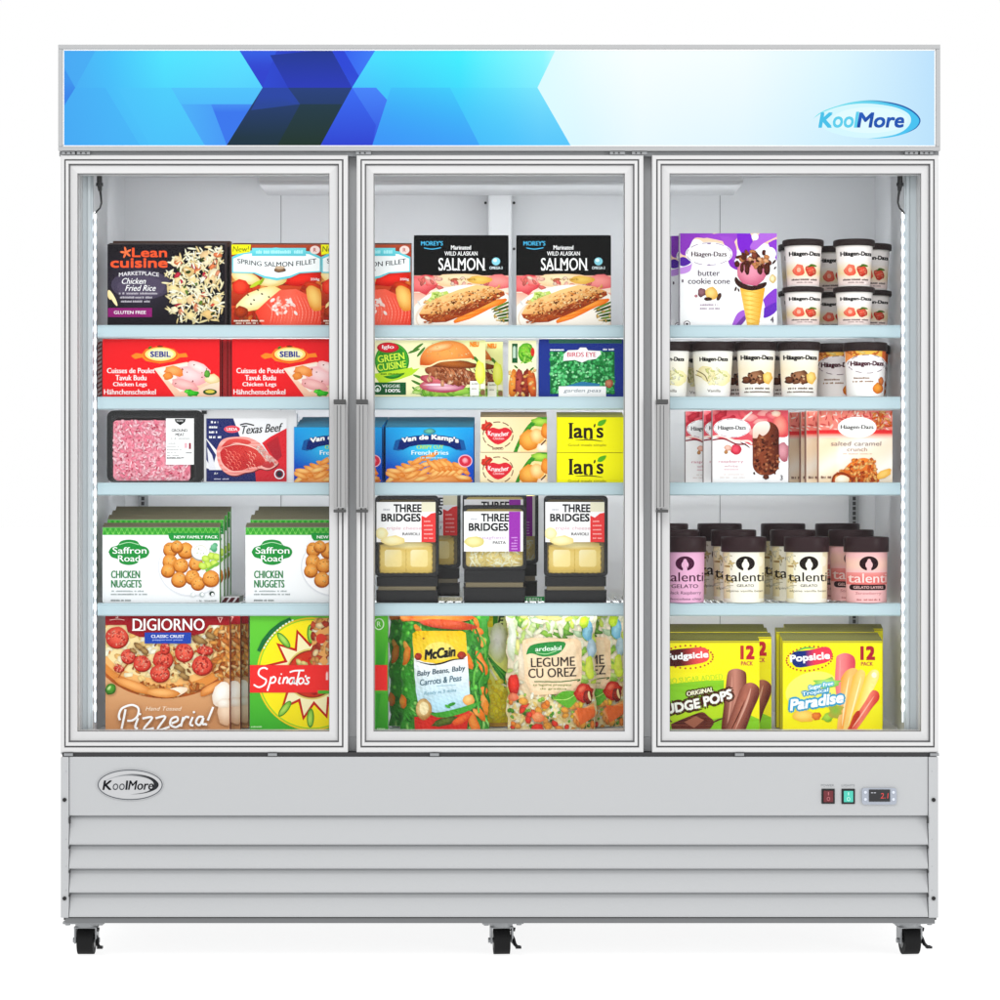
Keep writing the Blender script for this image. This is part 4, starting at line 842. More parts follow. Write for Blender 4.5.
# ---- third shelf
def tray3():
    x0, x1, y0, d = 107, 203.4, 410.4, .10; k = K(d); zs = ZS(2); cx = (x0 + x1) / 2; g = lambda x, y: ((x - cx) * U * k, Z(y, d) - zs)
    m = MB(); out = rrect(g(x0, 0)[0], g(x1, 0)[0], 0, g(0, y0)[1], .016)
    inn = rrect(g(112.6, 0)[0], g(194.6, 0)[0], .004, g(0, 418)[1], .014)
    n = len(out); m.add([(x, 0, z) for x, z in out] + [(x, .002, z) for x, z in inn] + [(x * .97, .03, z * .96 + .003) for x, z in inn] + [(x, .05, z) for x, z in out],
        [(i, (i + 1) % n, n + (i + 1) % n, n + i) for i in range(n)] + [(n + i, n + (i + 1) % n, 2 * n + (i + 1) % n, 2 * n + i) for i in range(n)] + [tuple(range(2 * n, 3 * n))] + [((i + 1) % n, i, 3 * n + i, 3 * n + (i + 1) % n) for i in range(n)] + [tuple(range(4 * n - 1, 3 * n - 1, -1))], BLACK)
    m.box(g(203.4, 0)[0] - .004, g(206.6, 0)[0], .0, .006, g(0, 414)[1], g(0, y0)[1] - .0003, BLACK)
    o = m.build('meat_tray', None, (X(cx, d), d, zs)); tag(o, 'black tray of pink minced meat at left end of the third shelf', 'meat tray')
    m = MB(); a_, b_ = g(113, 0)[0], g(190, 0)[0]; m.prism(rrect(a_, b_, .004, g(0, 420.4)[1], .008), .004, .03, PRINT, H('f2a0b0', PK))
    A = Art(112.6, 419.6, 190.6, 480.8, m, lambda x, y, h: ((x - cx) * U * k, .0038 - h * 1.4, Z(y, d) - zs), PRINT, seed=12)
    A.sc(520, (114.4, 421.6, 189, 479.6), ['fab0bc', 'fcbcc8', 'f69cae', 'fdccd4', 'f08ca0'], 3.0, 1.5, shade=.86, rough=.2, nv=7)
    A.sc(150, (115, 423, 188, 479), ['cc4c68', 'c04460', 'd86c80'], 1.0, .7, shade=.8, nv=6)
    A.sc(110, (115, 423, 188, 479), ['fddbe0', 'fdc8d2'], 2.0, .7, shade=.94, nv=6)
    m.build('minced_meat', o)
    m = MB(); m.box(g(166, 0)[0], g(194, 0)[0], -.0016, -.0010, g(0, 464.6)[1], g(0, 418.4)[1], PRINT, H('f6f6f6', PK))
    A = Art(160, 410, 200, 470, m, lambda x, y, h: ((x - cx) * U * k, -.0016 - h, Z(y, d) - zs), PRINT, seed=1)
    A.p([(174.6, 419), (186, 419), (185, 422), (180.2, 425.4), (175.6, 422)], '222222'); A.t('PORK', 180.2, 421, 7, 1.8, 'ffffff', 0); A.t('GROUND', 179.6, 430.4, 16, 3, '2a2a2a', .03); A.t('MEAT', 180, 434.6, 9, 3, '2a2a2a', .03); A.micro(171, 438, 190, 1, 'a0a0a0')
    A.r(184.6, 443, 187.2, 448, 'e8b8c0'); A.r(189, 443, 191, 449, '8a2c40')
    for i in range(6): A.micro(167, 443 + i * 3, 176 + (i % 3) * 3, .9, 'b0b0b0')
    A.micro(186, 452, 192, 1.4, '8a8a8a'); A.micro(167, 457, 184, 1.4, '909090')
    m.build('label', o)
    m = MB(); m.box(g(111, 0)[0], g(196, 0)[0], -.0006, -.0003, .003, g(0, 416)[1], FILM); m.build('cling_film', o)
tray3()
def tray4():
    x0, x1, y0, d = 204, 296.6, 410.4, .105; k = K(d); zs = ZS(2); cx = (x0 + x1) / 2; g = lambda x, y: ((x - cx) * U * k, Z(y, d) - zs)
    WH = mat('white_foam', (.74, .74, .75), rough=.5)
    m = MB(); out = rrect(g(x0, 0)[0], g(x1, 0)[0], 0, g(0, y0)[1], .007); inn = rrect(g(205.6, 0)[0], g(289, 0)[0], .002, g(0, 416.5)[1], .004); n = len(out)
    m.add([(x, 0, z) for x, z in out] + [(x, .003, z) for x, z in inn] + [(x, .045, z) for x, z in out],
        [(i, (i + 1) % n, n + (i + 1) % n, n + i) for i in range(n)] + [tuple(range(n, 2 * n))] + [((i + 1) % n, i, 2 * n + i, 2 * n + (i + 1) % n) for i in range(n)] + [tuple(range(3 * n - 1, 2 * n - 1, -1))], WH)
    o = m.build('beef_tray', None, (X(cx, d), d, zs)); tag(o, 'white tray with a printed red beef steak card beside the minced meat tray', 'meat tray')
    m = MB(); m.box(g(206.3, 0)[0], g(286.6, 0)[0], .0012, .0026, .0012, g(0, 418.4)[1], PRINT, H('eeeef0', PK))
    a = Art(206.3, 418.4, 286.6, 481.6, m, lambda x, y, h: ((x - cx) * U * k, .0011 - h, Z(y, d) - zs), PRINT, seed=22)
    a.p([(206, 418), (233, 418), (240, 437), (225, 445), (218, 452), (206, 438)], '222c66'); a.p([(206, 439), (216, 455), (212, 470), (206, 459)], ('222c66')); a.p([(206, 468), (212, 470), (255, 470), (256, 482), (206, 482)], '1e2860')
    a.p([(255, 470), (286, 456), (287, 482), (256, 482)], 'c42838'); a.p([(287, 428), (270, 437), (262, 443), (274, 462), (287, 470)], 'd02434'); a.p([(266, 444), (278, 436), (282, 456), (276, 462)], ('b41c2c', 'a01c34'))
    a.p([(216, 470), (212, 455), (207, 447), (209, 470)], 'e4e4ea')
    for i in range(3): a.micro(209, 421 + i * 5, 218 - i * .5, 2.2, 'f4f4fa')
    a.micro(209, 436, 221, 2.2, 'f4f4fa'); a.e(232, 429.2, 8, 3.6, 'e86070'); a.e(232, 429.2, 7, 2.8, 'd03c50'); a.t('USDA', 232, 429.2, 11, 3.2, 'ffffff', .03)
    a.t('Texas Beef', 261.4, 428.6, 41, 8.8, '1b1b1d', .02, -4, .3); a.l([(240, 425), (246, 423.6), (254, 425.4)], 1.3, '1b1b1d')
    P = smooth_line([(216.4, 450), (221, 441), (228, 437.6), (240.6, 436.6), (250, 438), (260, 443.4), (267, 452), (275, 459), (278.4, 463), (274, 467.4), (267, 470), (260, 468.6), (253, 471.4), (245, 472.8), (236, 475.6), (228, 474.2), (221, 468.6), (217.4, 460), (216.4, 450)], 5)[:-1]
    a.p([(x + .6, y + 1) for x, y in P], '6c1c24'); a.p(P, lambda x, y: mix(H('f6c4bc', PK), H('e08880', PK), abs(math.sin(x * .35 + y * .5))))
    Q = smooth_line([(220, 452), (226, 446), (236, 443.6), (248, 445), (257, 449), (263, 456), (265, 463), (258, 466.6), (248, 468), (238, 471.6), (229, 469), (222, 462), (220, 452)], 5)[:-1]
    a.p(Q, lambda x, y: mix(H('e4584c', PK), H('b82c30', PK), ((x - 246) / 24) ** 2 + ((y - 456) / 13) ** 2))
    a.p(smooth_line([(221, 447), (229, 439.6), (243, 439), (251, 442), (247, 444.4), (236, 442.4), (227, 446), (221, 447)], 4)[:-1], ('d85850', 'c03c3c')); a.p(smooth_line([(264, 462), (271, 461), (276, 463), (270, 468), (262, 466), (264, 462)], 4)[:-1], ('c84848', 'a83038'))
    for i in range(44):
        x, y = 224 + (i * 7.37) % 36, 448.6 + (i * 5.13) % 18
        a.l([(x, y), (x + 2.4, y + 1.4), (x + 3, y + 4)], .6, ('f49c8c', 'ee7c6c', 'a8242c', 'f8b4a4', 'cc3c38')[i % 5], taper=True)
    a.l([(224, 447.4), (236, 444.2), (248, 445.6), (258, 450.4), (264.6, 459)], 1.1, 'fad4c8', taper=True); a.l([(219, 455), (223, 465), (232, 471.4), (246, 470)], 1.3, 'f4beb4', taper=True); a.sc(30, (256, 446, 276, 466), ['fbe0d8', 'f8ccc4', 'eeaca4'], 1.6, .8, lambda x, y: abs((y - 446) - (x - 256) * .95) < 3)
    a.e(279.4, 474, 5.2, 5.2, 'e8e8ee'); a.e(279.4, 474, 4, 4, '8a3040'); a.e(279.4, 474, 2.8, 2.8, '1c1c2c'); a.t('A+', 216, 473.4, 4, 2.4, 'ffffff', 0); a.micro(214, 478.4, 229, 1.2, 'c8c8e0')
    m.build('printed_card', o)
    m = MB(); m.box(g(205, 0)[0], g(292, 0)[0], -.0016, -.0012, .002, g(0, 414.5)[1], FILM); m.build('cling_film', o)
tray4()
def fries(a):
    def bgc(x, y):
        q = math.exp(-((x - 338) ** 2 / 700 + (y - 447) ** 2 / 240)); return mix(mix(H('2fa8e0', PK), H('1c4cae', PK), (y - 430) / 46 + abs(x - 338) / 200), H('4cc8ec', PK), q)
    a.r(293, 427, 383, 484, bgc, 18, 10)
    a.b(338, 480, 42, 6, 'f0b070', 'c87838', 0, .1, 26)
    for i in range(34):
        x = 300 + (i * 23.7) % 74; h = 14 * (1 - ((x - 338) / 46) ** 2); y = 479 - (i * 7.9 % 1.0 + (i % 4) / 4.2) * h
        a.b(x, y, 9, 2.7, ('fbd490', 'f6c078', 'f8c884', 'eeb068')[i % 4], 'd0782c', (-38, 24, -14, 40, 8, -28)[i % 6], .1, 12)
    for s_, c in ((1.14, '1c5c98'), (1.0, '122c6c')):
        P = [(-30, -3), (-22, -5.6), (-12, -7.4), (0, -8), (12, -7.4), (22, -5.6), (30, -3), (32, 5), (27, 6), (20, 2.6), (10, .8), (0, .4), (-10, .8), (-20, 2.6), (-27, 6), (-32, 5)]
        a.p([(338 + x * s_, 444 + y * s_) for x, y in P], c)
    a.t("Van de Kamp's", 338.6, 439.4, 57, 6.6, 'ffffff', .05, arc=3.6, out='0e2258', ow=.08); a.b(338, 431.5, 6, 3, '7cc0a0', '2c7c90')
    a.t('CRISPY CUT', 338.4, 447, 27, 4, 'b8e070', .05); a.t('French Fries', 338.4, 452.6, 37, 4.6, 'e8f8ff', .03); a.micro(326, 457, 351, 1.4, 'a8dcf4')
    a.e(373.6, 461, 7.2, 6.4, 'e8b8c8'); a.e(373.6, 461, 6.2, 5.4, 'c8384c'); a.b(373.6, 460.6, 3, 3, 'f4b8c0', 'd85c70')
fr = carton('french_fries_box', 'blue french fries box beside the beef tray, frontmost there', 'frozen food box', 'blue french fries boxes', 294, 427.2, 382, 2, .10, .035, fries, '2868b4', '3a7c98', 3.2, side='2c74b4', seed=5)
def blues(tx, first):
    for i in range(1, 4):
        place(fr, tx + (2.2 if first else .6) * i, .10 + .04 * i, ZS(2), 'blue french fries box %s row back behind the %s front one' % (('second', 'third', 'fourth')[i - 1], 'left' if first else 'right'), 1 + .052 * i)
place(fr, 429.6, .10, ZS(2), 'blue french fries box fully in view at left of the middle third shelf')
blues(338, True); blues(429.6, False)
def krunch(a, y):
    a.r(479, y, 549, y + 36, lambda x, yy: mix(H('fae8c4', PK), H('f6d8a8', PK), (x - 480) / 60), 4)
    a.p(smooth_line([(513, y + 36), (519, y + 22), (528, y + 8), (538, y), (549, y - 2), (549, y + 5), (538, y + 7), (528, y + 15), (520, y + 28), (517, y + 36)], 3), ('4c9c34', '2c7428'))
    a.p([(520, y + 36), (522, y + 26), (532, y + 10), (549, y + 2), (549, y + 36)], 'f4d8a0'); a.b(541, y + 5, 9, 4, 'b8d860', '70a834', 0, .3)
    a.b(530, y + 23, 11, 10.5, 'f6b860', 'c8761c', 0, .06, 18); a.b(537, y + 19, 7, 8, 'fde0a8', 'e8a04c'); a.b(546, y + 14, 5, 8, 'f0a048', 'c06c1c'); a.b(543, y + 31, 7, 5, 'fbf0e4', 'e8c8a0'); a.l([(541, y + 28), (546, y + 23)], 1.4, '5a2c10')
    a.b(487, y + 9, 4.4, 5.4, 'd85040', 'b02c24', 20, .35); a.b(484, y + 12, 3, 2, 'd04838', 'a82c20', 0, .3)
    a.p(smooth_line([(485, y + 15), (492, y + 10.5), (499, y + 12), (506, y + 10.5), (512, y + 15), (508, y + 22), (498, y + 27.6), (489, y + 22), (485, y + 15)], 3)[:-1], 'd03440'); a.t('Kruncher', 498.5, y + 16.6, 21, 5, 'fbe8e8', .04, arc=-1.4); a.t('Chicken', 498.5, y + 21.4, 11, 2.6, 'f8d0d0', .02)
    ring(a, 498, y + 18, 15.4, 13.5, .9, '6a4434', (4, 3), 40); a.t('BREADED', 498, y + 31.6, 11, 2.4, '5a3c30', .02)
k1 = carton('chicken_box', 'cream breaded chicken box with red heart emblem, lower of its stack', 'frozen food box', 'breaded chicken boxes', 480, 452.6, 547.4, 2, .10, .09, lambda a: krunch(a, 452), 'f4deb8', '84765c', 0, seed=5)
carton('chicken_box', 'cream breaded chicken box with red heart emblem, upper of its stack', 'frozen food box', 'breaded chicken boxes', 480.4, 417, 547, 2, .10, .09, lambda a: krunch(a, 417), 'f4deb8', '84765c', 6.4, seed=5, zs=Z(452.1, .10))
def ians(a, y):
    a.r(556, y, 625, y + 36, 'f4ec1e'); a.t('Ian', 581, y + 13.6, 23.5, 15.2, '2c2418', .03); a.t('s', 600, y + 15.8, 7, 10.4, '2c2418', .03); a.e(594.6, y + 8.6, .9, 2, '2c2418', 15, 8)
    for px, py, wd in ((571, 5.8, 5), (571, 20.8, 5), (586, 21, 3.4), (591, 21, 3.4)): a.r(px - wd / 2, y + py, px + wd / 2, y + py + 1, '2c2418')
    a.l([(575, y + 23.2), (590, y + 22.8), (603, y + 24.4)], 1, '3a3018', taper=True); a.p(smooth_line([(597.4, y + 8.4), (599, y + 4.4), (606, y + 2.4), (605, y + 6.2), (601, y + 9), (597.4, y + 8.4)], 3)[:-1], '5cac2c'); a.t('Good meals simple', 587, y + 28.4, 38, 3.2, '7a6c14', .01)
i1 = carton('yellow_meal_box', 'bright yellow meal box, lower of the two stacked at the right end', 'frozen food box', 'yellow boxes', 557, 453, 624, 2, .10, .09, lambda a: ians(a, 453), 'f0e81c', '8a8c44', 0)
carton('yellow_meal_box', 'bright yellow meal box, upper of the two stacked at the right end', 'frozen food box', 'yellow boxes', 557.2, 417.2, 623.8, 2, .10, .09, lambda a: ians(a, 417), 'f0e81c', '84843c', 6.4, zs=Z(452.5, .10))

def rasp(a):
    a.r(711, 410, 790, 485, 'faf7f7'); a.p([(711, 409), (789, 409), (789, 431), (765, 447), (750, 445), (740, 440), (722, 439), (711, 436)], 'd8606c')
    for i in range(16): a.b(713 + (i * 17.3) % 74, 412 + (i * 7.7) % 22, 7, 3.6, ('ec8c90', 'c4404e', 'e87078', 'f4b4b0')[i % 4], ('cc5460', 'a42c3c', 'c84c58', 'e08c8c')[i % 4], (20, -30, 50, -10)[i % 4], .25)
    for P in (([(712, 437), (722, 436), (736, 441), (748, 441), (752, 444)]), ([(735, 428), (745, 418), (752, 412)])): a.l(P, 2, 'f8e4dc')
    a.l([(712, 440), (724, 439), (736, 444), (746, 444)], 1.4, '8a2434'); a.l([(740, 442), (746, 445), (750, 448)], 1.3, '5c1c28', taper=True)
    a.e(732, 428, 18.6, 9.6, 'fcfafa', 0, 30); a.t('Häagen-Dazs', 732, 428.2, 28, 5.8, '1c080c', .04); ring(a, 732, 428, 18, 9.2, .6, 'b890a0', (5, 3), 50)
    a.b(736, 449.6, 5.4, 5, 'e86074', 'b42840', 0, .1); a.b(728, 448, 3.6, 3, 'f4ccc0', 'd09c84'); a.b(726, 452, 1.8, 2, 'c89868', '9a6a44')
    a.t('raspberry', 731, 461.8, 25, 3.4, 'c88898', .01); a.t('white', 731, 466, 14, 2.6, 'c8a0a8', 0); a.micro(724, 469, 740, 1, 'd8b0b8'); a.micro(722, 474, 744, 1, 'e0d4d0'); a.micro(720, 477, 745, 1, 'e0d4d0')
    a.b(781, 426, 8, 12, 'f0a090', 'cc4c54', -10, .1, 18); a.b(783, 452, 6, 10, 'd8a0a8', 'a86470', 0, .2); a.b(776, 413.6, 5, 3, 'fbe8d8', 'e8b8a0')
    a.p(rr(752.6, 421.6, 779, 475.4, 11.5), lambda x, y: mix(H('8c4c34', PK), H('4c2018', PK), abs(x - 762) / 17))
    a.sc(90, (754, 436, 778, 474), ['a86444', '6c3422', '8c5034', '4a2014', 'bc7c58'], 1.9, 1.2, rough=.3)
    a.p(smooth_line([(752.6, 438), (753, 428), (758, 422.4), (767, 421.4), (770, 426), (768, 432), (763, 436), (759, 434), (757, 438), (752.6, 438)], 3)[:-1], lambda x, y: mix(H('fbeee4', PK), H('e8c8b8', PK), (y - 422) / 16))
    a.b(766, 477, 3, 2.6, '6a3c2c', '48241c'); a.t('3', 781.4, 477.6, 2.6, 5, '3a2830', .01)
def rr(x0, y0, x1, y1, r, n=6): return [(x, z) for x, z in rrect(x0, x1, y0, y1, r, n)]
ra = carton('ice_cream_bar_box', 'white and raspberry pink ice cream bar box in front on the third shelf', 'ice cream box', 'raspberry ice cream bar boxes', 712.4, 410.2, 788.4, 2, .10, .035, rasp, 'f2eeee', 'a05060', 0, side='9a8c90', seed=15)
place(ra, 741.4, .14, ZS(2), 'raspberry pink bar box in the middle of its row of three', 1.0)
place(ra, 723, .18, ZS(2), 'raspberry pink bar box leftmost and farthest back of its row', 1.0)
def carbar(a):
    a.r(818, 410, 893, 485, lambda x, y: mix(H('fdf6ee', PK), H('fadfc0', PK), max(0, abs(math.sin((x + y * 1.6) * .05)) * .8 - .15) + (.35 if x < 838 else 0)), 10, 10)
    a.r(818, 410, 893, 431, 'e88c80'); a.sc(125, (819, 411, 892, 430), ['f8d4c8', 'd86860', 'fdeae0', 'e89880', 'cc5450'], 2.6, .7, shade=.9)
    a.sc(40, (872, 411, 892, 428), ['e88840', 'f8b880', 'd8602c'], 3, 1); a.r(818, 430, 893, 433.4, 'd83c40'); a.r(818, 433.4, 893, 438, lambda x, y: mix(H('ec6c60', PK), H('fbe4d4', PK), (y - 433.4) / 4.6), 1, 2)
    a.e(857, 427.4, 19.4, 10.6, 'fdf9f5', 0, 30); a.t('Häagen-Dazs', 857, 427.6, 33, 5.6, '2a1410', .04); a.t('salted caramel', 856, 443.6, 50, 4.4, '9c8480', .0, shear=.1); a.t('crunch', 857, 449.4, 20, 4, 'b08c80', 0); a.micro(843, 453.4, 872, .9, 'd8b8a4')
    a.p(smooth_line([(832, 484), (834, 475), (843, 470), (850, 463), (862, 458), (872, 461), (876, 470), (876, 484), (832, 484)], 4)[:-1], lambda x, y: mix(H('e8863c', PK), H('a84818', PK), (y - 460) / 26))
    a.sc(130, (836, 459, 876, 482), ['e89048', 'c4602c', 'f4ac64', 'a8481c', 'f8c07c'], 2, 1.3, lambda x, y: y > 474 - (x - 834) * .6 or ((x - 860) / 17) ** 2 + ((y - 474) / 16) ** 2 < 1, rough=.3)
    a.b(842, 480, 7.4, 5, 'fdf6ea', 'f0d8b4', 0, .05); a.l([(832, 484), (834, 476), (842, 473), (851, 478), (852, 485)], 1.8, '8c3c18'); a.b(884, 474, 8, 4, 'f8d080', 'e8b050', -30); a.micro(821, 476, 831, 2.4, '7a5a50')
cb = carton('ice_cream_bar_box', 'peach and red caramel bar box in front at right end of the third shelf', 'ice cream box', 'caramel ice cream bar boxes', 818.8, 410.6, 892.4, 2, .10, .035, carbar, 'f6e4cc', 'a8685c', 0, side='c89c8c', seed=16)
for i, (lx, dd) in enumerate(((806, .14), (800.5, .18), (788.5, .22))):
    place(cb, lx + 36.8, dd, ZS(2), 'caramel bar box %s from the front in the peach coloured row' % ('second', 'third', 'fourth')[i])

# ---- fourth shelf
def nug(a):
    a.r(102, 527, 221, 604, lambda x, y: mix(H('fbfcfb', PK), H('eceef0', PK), (y - 560) / 45), 1, 4)
    a.r(102, 527.4, 221, 535, '4ca844'); 
    for i in range(22): a.l([(102 + i * 5.6, 534.4), (104.8 + i * 5.6, 528.4), (107.6 + i * 5.6, 534.4)], .8, '8cd070', sm=False); a.l([(102 + i * 5.6, 528.4), (104.8 + i * 5.6, 534.2), (107.6 + i * 5.6, 528.4)], .7, '2f8c34', sm=False)
    a.e(191, 567, 33, 29.5, 'dfe0e4', 0, 50); a.e(191, 566.4, 32, 28.4, 'f6f5f6', 0, 50); a.e(191, 566, 27, 24, 'fcfcfc', 0, 40)
    a.p([(168, 533), (221, 533), (221, 540.5), (171, 540.5), (169, 538)], '2c9044'); a.t('NEW FAMILY PACK', 196, 537, 44, 3.2, 'f4fbf4', .03)
    a.p(smooth_line([(108.6, 552), (111.5, 547.4), (117.6, 545.4), (121, 541.2), (129, 539.6), (137, 541.2), (140.4, 545.4), (146.5, 547.4), (149.4, 552), (146.5, 557), (140.4, 559), (137, 563.2), (129, 565), (121, 563.2), (117.6, 559), (111.5, 557), (108.6, 552)], 3)[:-1], '2c8c44')
    a.t('Saffron', 129.6, 550.4, 34, 6.8, 'ffffff', .02); a.t('Road', 129, 558.4, 22, 6.4, 'ffffff', .02); a.l([(119, 544.8), (129, 542.4), (139, 544.8)], .7, 'b8e0b8')
    a.t('CHICKEN', 125.6, 574.4, 29, 8, '2c7c48', .03); a.t('NUGGETS', 126.4, 583.8, 30.4, 8, '2c7c48', .03); a.micro(111, 590.4, 144, 1.4, 'a8b0b0'); a.micro(111, 593.6, 147, 1.4, '98a0a0'); a.micro(111, 599.4, 131, 1.7, '8a9090')
    for px, py, r_ in ((170.6, 549, 7), (186, 550, 8), (177, 546, 6), (170, 561, 7), (168, 570, 6.6), (181, 565, 7.2), (196, 563, 7), (179, 579, 7.4), (192.6, 576.6, 7.2), (198, 582.6, 6.8), (211, 578, 8)):
        a.e(px, py + 1.6, r_ * 1.06, r_ * .98, '9c5a24'); a.b(px, py, r_, r_ * .94, 'f0b264', 'c47a30', 0, .05, 16, (-.1, -.3)); a.sc(7, (px - r_ * .6, py - r_ * .6, px + r_ * .6, py + r_ * .6), ['f8cc88', 'd08c44'], 1, .6)
    a.e(200.6, 552, 9.4, 9, 'a8a49c'); a.e(200.6, 550.8, 9, 8.6, 'fdfdfb'); a.e(200.6, 551, 6.6, 6.2, 'd8d8cc'); a.e(200.6, 551.4, 6, 5.6, 'f4f4ec'); a.sc(5, (197, 548, 204, 554), ['9cb08c'], .6, .5)
    for px, py in ((206, 559), (212, 556), (208, 565), (214.6, 563.4), (217, 557), (203, 566)): a.b(px, py, 4.4, 3.6, 'd4e878', '9cbc3c', 20, .08)
    a.b(214, 547, 4, 4, '88c4a0', '4c9c70', 0, .4); a.l([(206, 571), (214, 566), (221, 562)], 2.4, '7cb04c')
    for i, px in enumerate((193, 202, 212)): a.e(px, 594.6 - (i == 2), 2.6, 2.4, ('d8dcdc', 'b8c0c0', '2c3c34')[i]); a.e(px + .6, 594.4, 1.4, 1.6, 'f4f6f6')
    a.micro(197, 600, 217, 1.2, '9aa0a0')
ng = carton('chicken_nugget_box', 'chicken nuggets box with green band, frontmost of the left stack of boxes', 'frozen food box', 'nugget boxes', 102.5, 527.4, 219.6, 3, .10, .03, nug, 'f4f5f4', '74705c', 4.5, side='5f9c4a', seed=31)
for (bx, nm) in ((161.05, 'left'), (304, 'right')):
    if nm == 'right': place(ng, bx, .10, ZS(3), 'chicken nuggets box with green band, frontmost of the row at the door edge')
    for i in range(1, 4):
        place(ng, bx + (4.5, 8, 11.5)[i - 1], .10 + .036 * i, ZS(3), 'chicken nuggets box, %s from the front in the %s row' % (('second', 'third', 'fourth')[i - 1], nm), 1 + (.10, .155, .205)[i - 1])
def maroon(a):
    for i in range(4): a.p([(221 + i * 6.4, 603), (225 + i * 6.4, 597.6), (229 + i * 6.4, 597.6), (225.4 + i * 6.4, 603)], '4c1c24')
carton('striped_carton', 'flat white carton with maroon stripes between the two nugget rows', 'frozen food box', None, 221.4, 596.6, 239.4, 3, .12, .10, maroon, 'c8c4c8', 'd0ccd0')

